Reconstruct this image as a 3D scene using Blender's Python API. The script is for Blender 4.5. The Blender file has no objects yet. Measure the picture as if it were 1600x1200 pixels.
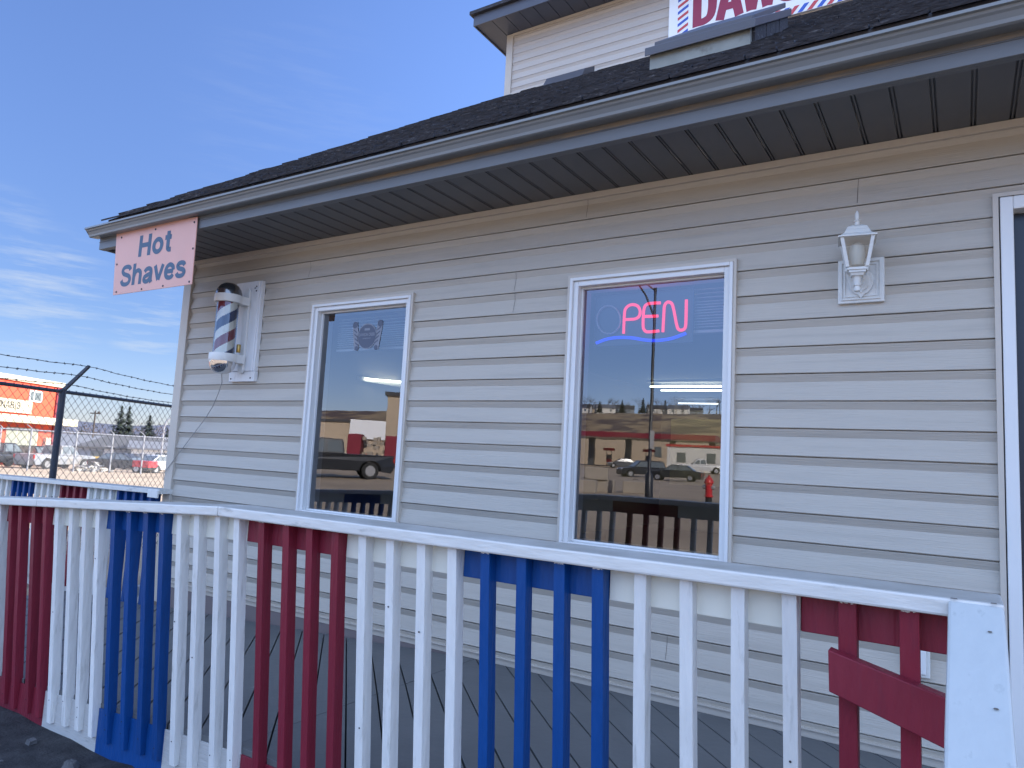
import bpy, bmesh, math, random
from mathutils import Vector, Matrix
random.seed(7)
R = math.radians
sc = bpy.context.scene
col = sc.collection
# ------------------------------------------------------------------ camera
CX = Vector((0.84540791, 0.53160467, 0.05178744)); CY = Vector((0.01296615, -0.11735579, 0.99300529))
CF = Vector((-0.5339638, 0.83882304, 0.10610637)); CP = Vector((1.17672173, -3.11925294, 1.01149466)); FP = 1111.886
cd = bpy.data.cameras.new('camera'); cam = bpy.data.objects.new('camera', cd); col.objects.link(cam)
cd.sensor_width = 36; cd.lens = FP / 1600 * 36; cd.clip_start = 0.05; cd.clip_end = 3000
m = Matrix((CX, CY, -CF)).transposed().to_4x4(); m.translation = CP; cam.matrix_world = m
sc.camera = cam
# ------------------------------------------------------------------ sun, sky, exposure
SUN_AZ = math.atan2(0.68, 0.733); SUN_EL = R(30)        # direction TO the sun, angle from +x
EXPOSURE = 1.2
sd = bpy.data.lights.new('sun', 'SUN'); sd.energy = 5.0; sd.angle = R(0.53); sd.color = (1, 0.93, 0.82)
so = bpy.data.objects.new('sun', sd); col.objects.link(so)
tosun = Vector((math.cos(SUN_AZ) * math.cos(SUN_EL), math.sin(SUN_AZ) * math.cos(SUN_EL), math.sin(SUN_EL)))
so.rotation_euler = tosun.to_track_quat('Z', 'Y').to_euler(); so.location = (20, 20, 30)
sc.view_settings.view_transform = 'Standard'; sc.view_settings.look = 'None'
sc.view_settings.exposure = EXPOSURE; sc.view_settings.gamma = 1
w = bpy.data.worlds.new('World'); sc.world = w; w.use_nodes = True
nt = w.node_tree; nd = nt.nodes; lk = nt.links
bg = nd['Background']; sky = nd.new('ShaderNodeTexSky'); sky.sky_type = 'NISHITA'; sky.sun_disc = False
sky.sun_elevation = SUN_EL; sky.sun_rotation = math.pi / 2 - SUN_AZ
sky.air_density = 1.0; sky.dust_density = 0.4; sky.ozone_density = 2.5; sky.altitude = 600
bg.inputs['Strength'].default_value = 0.12
def wdir(u, v): return (CF + CX * ((u - 800) / FP) - CY * ((v - 600) / FP)).normalized()
tc = nd.new('ShaderNodeTexCoord')
mp = nd.new('ShaderNodeMapping'); mp.inputs['Scale'].default_value = (3.5, 3.5, 30)
lk.new(tc.outputs['Generated'], mp.inputs['Vector'])
nz = nd.new('ShaderNodeTexNoise'); nz.inputs['Scale'].default_value = 2.6; nz.inputs['Detail'].default_value = 7; nz.inputs['Roughness'].default_value = 0.62
lk.new(mp.outputs[0], nz.inputs['Vector'])
cr = nd.new('ShaderNodeValToRGB'); cr.color_ramp.elements[0].position = 0.47; cr.color_ramp.elements[1].position = 0.72
lk.new(nz.outputs['Fac'], cr.inputs['Fac'])
masks = None
for (u, v, w0, w1, st) in ((60, 462, 0.9955, 0.9998, .55), (240, 512, 0.998, 0.9999, .6), (0, 360, 0.998, 0.9999, .25), (470, 210, 0.985, 0.999, .06)):
    d = nd.new('ShaderNodeVectorMath'); d.operation = 'DOT_PRODUCT'; d.inputs[1].default_value = wdir(u, v)
    lk.new(tc.outputs['Generated'], d.inputs[0])
    mr = nd.new('ShaderNodeMapRange'); mr.interpolation_type = 'SMOOTHSTEP'
    mr.inputs['From Min'].default_value = w0; mr.inputs['From Max'].default_value = w1; mr.inputs['To Max'].default_value = st
    lk.new(d.outputs['Value'], mr.inputs['Value'])
    if masks is None: masks = mr.outputs[0]
    else:
        a = nd.new('ShaderNodeMath'); a.operation = 'MAXIMUM'; lk.new(masks, a.inputs[0]); lk.new(mr.outputs[0], a.inputs[1]); masks = a.outputs[0]
mu = nd.new('ShaderNodeMath'); mu.operation = 'MULTIPLY'; lk.new(masks, mu.inputs[0]); lk.new(cr.outputs['Color'], mu.inputs[1])
tint = nd.new('ShaderNodeMix'); tint.data_type = 'RGBA'; tint.blend_type = 'MULTIPLY'; tint.inputs[0].default_value = 1
tint.inputs[7].default_value = (0.93, 1.0, 1.30, 1); lk.new(sky.outputs[0], tint.inputs[6])
def dirmap(vec, a, b, lo, hi):
    d = nd.new('ShaderNodeVectorMath'); d.operation = 'DOT_PRODUCT'; d.inputs[1].default_value = Vector(vec).normalized() if Vector(vec).length > 1.01 else vec
    lk.new(tc.outputs['Generated'], d.inputs[0])
    m_ = nd.new('ShaderNodeMapRange'); m_.interpolation_type = 'SMOOTHSTEP'; m_.inputs['From Min'].default_value = a; m_.inputs['From Max'].default_value = b
    m_.inputs['To Min'].default_value = lo; m_.inputs['To Max'].default_value = hi; lk.new(d.outputs['Value'], m_.inputs['Value']); return m_.outputs[0]
f1 = dirmap((0.15, -0.98, 0.1), -0.35, 0.45, 0.70, 2.15)      # unseen sky behind the camera, brightened as added fill for the shaded facade
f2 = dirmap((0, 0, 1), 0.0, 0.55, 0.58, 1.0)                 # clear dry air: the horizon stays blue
f3 = dirmap((0, 0, 1), 0.14, 0.5, 0.60, 1.36)               # the added fill is strongest high up, weaker near the horizon
fill0 = dirmap((0.15, -0.98, 0.1), -0.3, 0.4, 0.0, 1.0)
l3 = nd.new('ShaderNodeMix'); l3.data_type = 'FLOAT'; lk.new(fill0, l3.inputs[0]); l3.inputs[2].default_value = 1.0; lk.new(f3, l3.inputs[3])
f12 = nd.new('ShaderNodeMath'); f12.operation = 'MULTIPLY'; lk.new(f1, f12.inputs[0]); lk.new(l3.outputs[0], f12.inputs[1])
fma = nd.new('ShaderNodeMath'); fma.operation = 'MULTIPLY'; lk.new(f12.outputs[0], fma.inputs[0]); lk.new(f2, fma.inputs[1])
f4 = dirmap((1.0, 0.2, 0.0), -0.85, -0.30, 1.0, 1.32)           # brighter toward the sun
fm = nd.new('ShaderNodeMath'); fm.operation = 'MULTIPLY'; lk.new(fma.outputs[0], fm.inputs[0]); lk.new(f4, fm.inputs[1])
fill_a = dirmap((0.15, -0.98, 0.1), -0.3, 0.4, 0.0, 1.0); fill_b = dirmap((0, 0, 1), 0.16, 0.5, 0.0, 1.15)
fill_mul = nd.new('ShaderNodeMath'); fill_mul.operation = 'MULTIPLY'; lk.new(fill_a, fill_mul.inputs[0]); lk.new(fill_b, fill_mul.inputs[1]); fill_ = fill_mul.outputs[0]
warm = nd.new('ShaderNodeMix'); warm.data_type = 'RGBA'; lk.new(fill_, warm.inputs[0]); warm.inputs[6].default_value = (0.93, 1.0, 1.30, 1); warm.inputs[7].default_value = (1.32, 1.02, 0.84, 1)  # warm tint given to the added fill side of the sky
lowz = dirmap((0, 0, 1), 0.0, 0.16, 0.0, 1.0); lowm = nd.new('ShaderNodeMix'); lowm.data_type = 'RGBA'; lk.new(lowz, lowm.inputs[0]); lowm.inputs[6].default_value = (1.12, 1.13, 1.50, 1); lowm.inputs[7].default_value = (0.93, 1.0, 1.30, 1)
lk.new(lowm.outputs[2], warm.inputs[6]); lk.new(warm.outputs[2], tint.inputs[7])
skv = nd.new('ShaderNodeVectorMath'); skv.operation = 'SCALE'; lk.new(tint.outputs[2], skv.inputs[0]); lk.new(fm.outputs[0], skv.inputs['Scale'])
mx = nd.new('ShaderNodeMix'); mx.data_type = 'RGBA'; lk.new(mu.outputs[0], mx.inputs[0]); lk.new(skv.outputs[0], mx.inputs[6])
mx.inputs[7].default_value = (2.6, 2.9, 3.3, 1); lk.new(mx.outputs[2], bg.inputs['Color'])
sc.cycles.max_bounces = 8; sc.cycles.transparent_max_bounces = 12

# ------------------------------------------------------------------ pixel helpers (a point on a named plane or at a real distance)
def ray(u, v): return CF + CX * ((u - 800) / FP) - CY * ((v - 600) / FP)
def at(u, v, dep): return CP + ray(u, v) * dep
def mir(p): return Vector((p[0], -p[1], p[2]))

# ------------------------------------------------------------------ materials
def mat(name, c, rough=0.6, metal=0.0, var=0.0, vscale=8.0, bump=0.0, bscale=40.0, stretch=None, c2=None, c2amt=(0.6, 0.75), c2scale=5.0,
        spec=0.5, emit=None, estr=0.0, bdist=0.02, detail=6):
    M = bpy.data.materials.new(name); M.use_nodes = True
    t = M.node_tree; n = t.nodes; l = t.links; b = n['Principled BSDF']
    b.inputs['Base Color'].default_value = (*c, 1); b.inputs['Roughness'].default_value = rough; b.inputs['Metallic'].default_value = metal
    b.inputs['Specular IOR Level'].default_value = spec
    if emit: b.inputs['Emission Color'].default_value = (*emit, 1); b.inputs['Emission Strength'].default_value = estr
    if var or bump or c2:
        tc = n.new('ShaderNodeTexCoord'); src = tc.outputs['Object']
        if stretch:
            mpp = n.new('ShaderNodeMapping'); mpp.inputs['Scale'].default_value = stretch; l.new(src, mpp.inputs[0]); src2 = mpp.outputs[0]
        else: src2 = src
        cur = None
        if var:
            z = n.new('ShaderNodeTexNoise'); z.inputs['Scale'].default_value = vscale; z.inputs['Detail'].default_value = detail; l.new(src2, z.inputs['Vector'])
            z2 = n.new('ShaderNodeTexNoise'); z2.inputs['Scale'].default_value = 1.3; z2.inputs['Detail'].default_value = 3; l.new(src, z2.inputs['Vector'])
            ad = n.new('ShaderNodeMath'); ad.operation = 'ADD'; l.new(z.outputs['Fac'], ad.inputs[0]); l.new(z2.outputs['Fac'], ad.inputs[1])
            mr = n.new('ShaderNodeMapRange'); mr.inputs['From Min'].default_value = 0.6; mr.inputs['From Max'].default_value = 1.4
            mr.inputs['To Min'].default_value = 1 - var; mr.inputs['To Max'].default_value = 1 + var; l.new(ad.outputs[0], mr.inputs['Value'])
            vm = n.new('ShaderNodeVectorMath'); vm.operation = 'SCALE'; vm.inputs[0].default_value = c; l.new(mr.outputs[0], vm.inputs['Scale']); cur = vm.outputs[0]
        if c2:
            z = n.new('ShaderNodeTexNoise'); z.inputs['Scale'].default_value = c2scale; z.inputs['Detail'].default_value = 8; z.inputs['Roughness'].default_value = 0.65; l.new(src2, z.inputs['Vector'])
            rp = n.new('ShaderNodeMapRange'); rp.inputs['From Min'].default_value = c2amt[0]; rp.inputs['From Max'].default_value = c2amt[1]; l.new(z.outputs['Fac'], rp.inputs['Value'])
            q = n.new('ShaderNodeMix'); q.data_type = 'RGBA'; l.new(rp.outputs[0], q.inputs[0])
            if cur: l.new(cur, q.inputs[6])
            else: q.inputs[6].default_value = (*c, 1)
            q.inputs[7].default_value = (*c2, 1); cur = q.outputs[2]
        if cur: l.new(cur, b.inputs['Base Color'])
        if bump:
            z = n.new('ShaderNodeTexNoise'); z.inputs['Scale'].default_value = bscale; z.inputs['Detail'].default_value = 8; l.new(src2, z.inputs['Vector'])
            bp = n.new('ShaderNodeBump'); bp.inputs['Strength'].default_value = bump; bp.inputs['Distance'].default_value = bdist
            l.new(z.outputs['Fac'], bp.inputs['Height']); l.new(bp.outputs[0], b.inputs['Normal'])
    return M
M = {}
M['siding'] = mat('siding', (0.475, 0.435, 0.375), 0.55, var=0.05, vscale=14, bump=0.35, bscale=9, stretch=(1.2, 6, 26), bdist=0.006, c2=(0.37, 0.34, 0.295), c2amt=(0.50, 0.85), c2scale=1.1)
M['siding_up'] = mat('siding_up', (0.52, 0.475, 0.43), 0.55, var=0.05, vscale=14, bump=0.3, bscale=9, stretch=(1.2, 6, 26), bdist=0.006)
M['seam'] = mat('seam', (0.12, 0.10, 0.09), 0.8)
M['jtrim'] = mat('jtrim', (0.53, 0.475, 0.405), 0.45, var=0.04)
M['vinylwhite'] = mat('vinylwhite', (0.72, 0.72, 0.71), 0.35, var=0.03, vscale=5)
M['fascia'] = mat('fascia', (0.13, 0.138, 0.148), 0.5, var=0.10, vscale=5, c2=(0.22, 0.18, 0.13), c2amt=(0.6, 0.8), c2scale=2.5, stretch=(1, 3, 6))
M['gutter'] = mat('gutter', (0.195, 0.208, 0.215), 0.38, var=0.10, vscale=4, stretch=(1, 3, 3), c2=(0.30, 0.29, 0.27), c2amt=(0.68, 0.74), c2scale=14)
M['stain'] = mat('stained_flashing', (0.13, 0.125, 0.12), 0.6, var=0.15, vscale=4, stretch=(1.5, 1, 12), c2=(0.24, 0.18, 0.12), c2amt=(0.42, 0.62), c2scale=3)
M['soffit'] = mat('soffit', (0.105, 0.108, 0.115), 0.5, var=0.06, vscale=20)
M['shingle'] = mat('shingle', (0.036, 0.036, 0.043), 0.85, var=0.4, vscale=30, bump=0.9, bscale=22, stretch=(1, 3, 3), c2=(0.13, 0.13, 0.14), c2amt=(0.58, 0.68), c2scale=14, bdist=.012)
M['metalflash'] = mat('metalflash', (0.25, 0.26, 0.235), 0.6, metal=0.2, var=0.25, vscale=8, c2=(0.15, 0.14, 0.12), c2amt=(0.56, 0.72), c2scale=7)
M['capmetal'] = mat('capmetal', (0.085, 0.085, 0.10), 0.5, var=0.12)
def paint(name, c, dirt, amt=(0.6, 0.74), sc_=9):
    m_ = mat(name, c, 0.5, var=0.09, vscale=12, bump=0.5, bscale=14, stretch=(5, 5, 0.8), c2=dirt, c2amt=amt, c2scale=sc_, bdist=0.008, spec=.35)
    t = m_.node_tree; b = t.nodes['Principled BSDF']; src = b.inputs['Base Color'].links[0].from_socket
    oi = t.nodes.new('ShaderNodeObjectInfo'); mr = t.nodes.new('ShaderNodeMapRange'); mr.inputs['To Min'].default_value = .86; mr.inputs['To Max'].default_value = 1.06; t.links.new(oi.outputs['Random'], mr.inputs['Value'])
    sc_n = t.nodes.new('ShaderNodeVectorMath'); sc_n.operation = 'SCALE'; t.links.new(src, sc_n.inputs[0]); t.links.new(mr.outputs[0], sc_n.inputs['Scale']); t.links.new(sc_n.outputs[0], b.inputs['Base Color']); return m_
M['white'] = paint('paint_white', (0.74, 0.73, 0.70), (0.46, 0.45, 0.41), (0.58, 0.78))
M['red'] = paint('paint_red', (0.22, 0.018, 0.037), (0.17, 0.022, 0.042), (0.55, 0.8))
M['blue'] = paint('paint_blue', (0.002, 0.058, 0.23), (0.003, 0.045, 0.17), (0.55, 0.8))
M['cream'] = mat('paint_cream', (0.74, 0.72, 0.62), 0.55, var=0.05, vscale=6, c2=(0.45, 0.42, 0.34), c2amt=(0.66, 0.8), c2scale=4)
M['railtop'] = mat('rail_white', (0.67, 0.655, 0.615), 0.5, var=0.08, vscale=8, bump=0.45, bscale=10, stretch=(1.2, 6, 6), c2=(0.36, 0.35, 0.32), c2amt=(0.60, 0.75), c2scale=5, bdist=0.006)
M['railend'] = mat('rail_end_white', (0.52, 0.54, 0.52), 0.45, var=0.05, vscale=8, bump=0.3, bscale=9, stretch=(6, 1.2, 6), c2=(0.40, 0.42, 0.40), c2amt=(0.60, 0.76), c2scale=8, bdist=0.005)
for nm in ('railtop',):
    t = M[nm].node_tree; b = t.nodes['Principled BSDF']; src = b.inputs['Base Color'].links[0].from_socket
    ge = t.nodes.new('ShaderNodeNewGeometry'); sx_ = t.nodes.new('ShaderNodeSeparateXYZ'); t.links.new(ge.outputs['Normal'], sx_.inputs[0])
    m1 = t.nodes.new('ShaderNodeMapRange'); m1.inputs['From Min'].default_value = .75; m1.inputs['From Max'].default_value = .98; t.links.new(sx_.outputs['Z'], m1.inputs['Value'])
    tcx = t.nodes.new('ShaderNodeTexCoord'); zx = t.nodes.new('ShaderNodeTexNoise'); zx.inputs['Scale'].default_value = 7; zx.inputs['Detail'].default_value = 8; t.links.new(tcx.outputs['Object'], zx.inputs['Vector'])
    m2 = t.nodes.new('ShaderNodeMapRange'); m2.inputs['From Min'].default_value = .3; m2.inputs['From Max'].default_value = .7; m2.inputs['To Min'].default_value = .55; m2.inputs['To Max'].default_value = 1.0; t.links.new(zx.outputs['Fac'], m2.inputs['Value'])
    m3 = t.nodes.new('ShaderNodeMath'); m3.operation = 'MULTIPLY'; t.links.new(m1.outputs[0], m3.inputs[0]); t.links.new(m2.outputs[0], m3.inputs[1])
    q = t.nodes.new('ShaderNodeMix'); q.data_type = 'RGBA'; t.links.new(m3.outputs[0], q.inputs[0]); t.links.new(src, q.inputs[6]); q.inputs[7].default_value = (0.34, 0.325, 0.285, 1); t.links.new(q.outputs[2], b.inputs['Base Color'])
M['bare'] = mat('bare_wood', (0.16, 0.14, 0.12), 0.85, var=0.3, vscale=20)
M['bluegrey'] = mat('paint_weathered', (0.50, 0.49, 0.47), 0.6, var=0.1, bump=0.4, bscale=12, stretch=(2, 6, 30), bdist=0.01, c2=(0.3, 0.28, 0.25), c2amt=(0.6, 0.75))
M['deck'] = mat('deck_grey', (0.122, 0.125, 0.127), 0.55, var=0.12, vscale=6, bump=0.25, bscale=30, c2=(0.24, 0.24, 0.235), c2amt=(0.66, 0.76), c2scale=6, bdist=0.006)
M['skirt'] = mat('skirt_board', (0.19, 0.155, 0.15), 0.65, var=0.12, vscale=7, c2=(0.13, 0.13, 0.135), c2amt=(0.6, 0.7))
M['dark'] = mat('dark', (0.02, 0.02, 0.022), 0.8)
M['screw'] = mat('screw', (0.05, 0.045, 0.05), 0.5, metal=0.6)
M['chrome'] = mat('chrome', (0.62, 0.62, 0.63), 0.08, metal=1.0)
M['steelcap'] = mat('steelcap', (0.22, 0.22, 0.23), 0.22, metal=0.9)
M['offwhite'] = mat('offwhite', (0.70, 0.69, 0.66), 0.45, var=0.06, vscale=12, bump=0.15, bscale=30)
M['boardwhite'] = mat('boardwhite', (0.74, 0.74, 0.74), 0.45, var=0.05, vscale=9, bump=0.2, bscale=9, stretch=(6, 6, 1), c2=(0.5, 0.49, 0.46), c2amt=(0.64, 0.8))
M['navy'] = mat('navy', (0.012, 0.035, 0.13), 0.3)
M['polered'] = mat('polered', (0.22, 0.015, 0.04), 0.3)
M['polewhite'] = mat('polewhite', (0.80, 0.79, 0.74), 0.3)
M['signpink'] = mat('signpink', (0.67, 0.36, 0.29), 0.45, var=0.07, vscale=3, c2=(0.68, 0.33, 0.27), c2amt=(0.5, 0.8), c2scale=2)
M['signblue'] = mat('signblue', (0.04, 0.085, 0.145), 0.5)
M['signwhite'] = mat('signwhite', (0.86, 0.87, 0.88), 0.35)
M['signred'] = mat('signred', (0.30, 0.014, 0.06), 0.4)
M['sgblue'] = mat('sgblue', (0.03, 0.10, 0.50), 0.4)
M['sgred'] = mat('sgred', (0.55, 0.06, 0.07), 0.4)
M['door'] = mat('door_navy', (0.012, 0.018, 0.032), 0.35, var=0.1)
M['lampwhite'] = mat('lampwhite', (0.66, 0.66, 0.63), 0.45, var=0.07, vscale=20, bump=0.2, bscale=60)
M['frost'] = mat('frostglass', (0.50, 0.50, 0.46), 0.5, spec=0.4)
M['brass'] = mat('brass', (0.45, 0.30, 0.10), 0.3, metal=0.8)
M['wire'] = mat('wire', (0.28, 0.27, 0.26), 0.6)
M['fencedark'] = mat('fencedark', (0.045, 0.055, 0.075), 0.5, metal=0.3, var=0.15)
M['fencewire'] = mat('fencewire', (0.10, 0.10, 0.10), 0.5, metal=0.4)
M['fencelight'] = mat('fencelight', (0.36, 0.36, 0.36), 0.45, metal=0.3)
M['orange'] = mat('orange_wall', (0.66, 0.085, 0.035), 0.7, var=0.04)
M['darkred'] = mat('darkred', (0.20, 0.02, 0.03), 0.6)
M['beige'] = mat('beige_band', (0.52, 0.47, 0.34), 0.6, var=0.03)
M['winglass'] = mat('winglass', (0.13, 0.15, 0.15), 0.08, spec=0.8)
M['shopglass'] = mat('shopglass', (0.30, 0.31, 0.24), 0.25, spec=0.6)
M['tyre'] = mat('tyre', (0.02, 0.02, 0.02), 0.8)
M['rim'] = mat('rim', (0.45, 0.45, 0.45), 0.35, metal=0.7)
M['silver'] = mat('car_silver', (0.27, 0.285, 0.30), 0.35, metal=0.3, c2=(0.36, 0.30, 0.22), c2amt=(0.5, 0.75), c2scale=1.2)
M['carblack'] = mat('car_black', (0.018, 0.02, 0.024), 0.25, spec=0.6)
M['carwhite'] = mat('car_white', (0.55, 0.55, 0.54), 0.3)
M['carred'] = mat('car_red', (0.50, 0.025, 0.035), 0.3)
M['cargrey'] = mat('car_grey', (0.10, 0.105, 0.115), 0.3, metal=0.3)
M['cartan'] = mat('car_tan', (0.55, 0.48, 0.36), 0.35)
M['headlight'] = mat('headlight', (0.8, 0.8, 0.8), 0.1)
M['taillight'] = mat('taillight', (0.5, 0.02, 0.02), 0.2)
M['rubble'] = mat('rubble', (0.45, 0.42, 0.37), 0.9, var=0.3, vscale=3, bump=0.5, bscale=4)
M['rock'] = mat('rock', (0.09, 0.088, 0.092), 0.85, var=0.3, vscale=20, bump=0.6, bscale=30)
M['houseblue'] = mat('house_blue', (0.20, 0.23, 0.27), 0.7)
M['housewhite'] = mat('house_white', (0.70, 0.68, 0.62), 0.7, var=0.04)
M['housetan'] = mat('house_tan', (0.48, 0.38, 0.27), 0.75, var=0.05, vscale=2)
M['roofdark'] = mat('roof_dark', (0.06, 0.06, 0.065), 0.85)
M['roofgrey'] = mat('roof_grey', (0.15, 0.155, 0.17), 0.7)
M['yellow'] = mat('yellow', (0.70, 0.45, 0.06), 0.6)
M['bark'] = mat('bark', (0.09, 0.07, 0.055), 0.9, var=0.2)
M['spruce'] = mat('spruce', (0.035, 0.05, 0.032), 0.85, var=0.4, vscale=2)
M['twigs'] = mat('twigs', (0.11, 0.085, 0.07), 0.9, var=0.3, vscale=1)
M['concrete'] = mat('concrete', (0.36, 0.31, 0.25), 0.85, var=0.15, vscale=4)
M['hydrant'] = mat('hydrant_red', (0.55, 0.02, 0.03), 0.35)
M['poleblack'] = mat('pole_black', (0.02, 0.022, 0.028), 0.4)
M['canopyred'] = mat('canopy_red', (0.22, 0.012, 0.03), 0.45)
M['pumpred'] = mat('pump_red', (0.5, 0.02, 0.03), 0.4)
M['ceil'] = mat('ceiling', (0.55, 0.54, 0.50), 0.9)
M['room'] = mat('room_wall', (0.40, 0.37, 0.33), 0.9)
M['roomfloor'] = mat('room_floor', (0.10, 0.08, 0.07), 0.5)
M['blind'] = mat('blind', (0.70, 0.70, 0.70), 0.6)
M['tube'] = mat('lamp_tube', (1, 1, 0.9), 0.5, emit=(1.0, 0.98, 0.72), estr=3.2)
M['tube2'] = mat('lamp_tube_cool', (1, 1, 0.95), 0.5, emit=(0.95, 0.98, 0.95), estr=1.6)
M['neonpink'] = mat('neon_pink', (0.4, 0.03, 0.08), 0.3, emit=(1.0, 0.03, 0.10), estr=0.8)
M['neonblue'] = mat('neon_blue', (0.02, 0.1, 0.5), 0.3, emit=(0.0, 0.03, 1.0), estr=0.7)
M['neonoff'] = mat('neon_off', (0.45, 0.50, 0.55), 0.3)
M['neonback'] = mat('neon_back', (0.03, 0.035, 0.05), 0.2)
M['paperlit'] = mat('poster_cream', (0.85, 0.78, 0.48), 0.8)
def glassmat(name, fac, tr):
    g = bpy.data.materials.new(name); g.use_nodes = True; t = g.node_tree; n = t.nodes; n.clear()
    o = n.new('ShaderNodeOutputMaterial'); a = n.new('ShaderNodeBsdfTransparent'); b = n.new('ShaderNodeBsdfGlossy'); x = n.new('ShaderNodeMixShader')
    a.inputs['Color'].default_value = (*tr, 1); b.inputs['Roughness'].default_value = 0.0; b.inputs['Color'].default_value = (0.95, 0.95, 1, 1)
    if name == 'pane_glass':      # old sealed panes: slightly wavy
        tcw = n.new('ShaderNodeTexCoord'); zw = n.new('ShaderNodeTexNoise'); zw.inputs['Scale'].default_value = 5.0; zw.inputs['Detail'].default_value = 2; t.links.new(tcw.outputs['Object'], zw.inputs['Vector'])
        bw_ = n.new('ShaderNodeBump'); bw_.inputs['Strength'].default_value = 0.30; bw_.inputs['Distance'].default_value = 0.0003; t.links.new(zw.outputs['Fac'], bw_.inputs['Height']); t.links.new(bw_.outputs[0], b.inputs['Normal'])
    lw = n.new('ShaderNodeLayerWeight'); lw.inputs['Blend'].default_value = 0.35
    mr = n.new('ShaderNodeMapRange'); mr.inputs['To Min'].default_value = fac; mr.inputs['To Max'].default_value = 0.95
    t.links.new(lw.outputs['Fresnel'], mr.inputs['Value']); t.links.new(mr.outputs[0], x.inputs[0])
    t.links.new(a.outputs[0], x.inputs[1]); t.links.new(b.outputs[0], x.inputs[2]); t.links.new(x.outputs[0], o.inputs[0]); return g
M['glass'] = glassmat('pane_glass', 0.10, (0.55, 0.58, 0.60))
M['tubeglass'] = glassmat('pole_glass', 0.04, (0.90, 0.92, 0.91))

# ground: dusty tan, darker asphalt beside the ramp
gm = mat('ground', (0.30, 0.25, 0.20), 0.9, bump=0.5, bscale=3.0)
t = gm.node_tree; n = t.nodes; l = t.links; b = n['Principled BSDF']
tcg = n.new('ShaderNodeTexCoord')
z1 = n.new('ShaderNodeTexNoise'); z1.inputs['Scale'].default_value = 0.35; z1.inputs['Detail'].default_value = 9; z1.inputs['Roughness'].default_value = 0.65; l.new(tcg.outputs['Object'], z1.inputs['Vector'])
r1 = n.new('ShaderNodeValToRGB'); e = r1.color_ramp.elements; e[0].position = 0.3; e[0].color = (0.30, 0.225, 0.155, 1); e[1].position = 0.7; e[1].color = (0.54, 0.42, 0.29, 1); l.new(z1.outputs['Fac'], r1.inputs[0])
z2 = n.new('ShaderNodeTexNoise'); z2.inputs['Scale'].default_value = 9; z2.inputs['Detail'].default_value = 9; z2.inputs['Roughness'].default_value = 0.7; l.new(tcg.outputs['Object'], z2.inputs['Vector'])
r2 = n.new('ShaderNodeValToRGB'); e = r2.color_ramp.elements; e[0].position = 0.38; e[0].color = (0.014, 0.013, 0.016, 1); e[1].position = 0.72; e[1].color = (0.055, 0.052, 0.055, 1); l.new(z2.outputs['Fac'], r2.inputs[0])
vd = n.new('ShaderNodeVectorMath'); vd.operation = 'DISTANCE'; vd.inputs[1].default_value = (-1, -3.2, -0.3); l.new(tcg.outputs['Object'], vd.inputs[0])
ad = n.new('ShaderNodeMath'); ad.operation = 'MULTIPLY_ADD'; l.new(z2.outputs['Fac'], ad.inputs[0]); ad.inputs[1].default_value = 1.5; l.new(vd.outputs['Value'], ad.inputs[2])
mr = n.new('ShaderNodeMapRange'); mr.inputs['From Min'].default_value = 4.3; mr.inputs['From Max'].default_value = 6.0; l.new(ad.outputs[0], mr.inputs['Value'])
mg = n.new('ShaderNodeMix'); mg.data_type = 'RGBA'; l.new(mr.outputs[0], mg.inputs[0]); l.new(r2.outputs[0], mg.inputs[6]); l.new(r1.outputs[0], mg.inputs[7]); l.new(mg.outputs[2], b.inputs['Base Color'])
z3 = n.new('ShaderNodeTexNoise'); z3.inputs['Scale'].default_value = 14; z3.inputs['Detail'].default_value = 10; z3.inputs['Roughness'].default_value = 0.7; l.new(tcg.outputs['Object'], z3.inputs['Vector'])
for x in list(n):
    if x.type == 'BUMP': l.new(z3.outputs['Fac'], x.inputs['Height']); x.inputs['Distance'].default_value = 0.05; x.inputs['Strength'].default_value = 0.7
M['ground'] = gm
M['grass'] = mat('dry_grass', (0.33, 0.23, 0.12), 0.95, var=0.35, vscale=0.08, c2=(0.10, 0.06, 0.045), c2amt=(0.46, 0.54), c2scale=0.05)
M['farhill'] = mat('far_hill', (0.085, 0.09, 0.12), 0.95, var=0.2, vscale=0.02)

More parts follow.
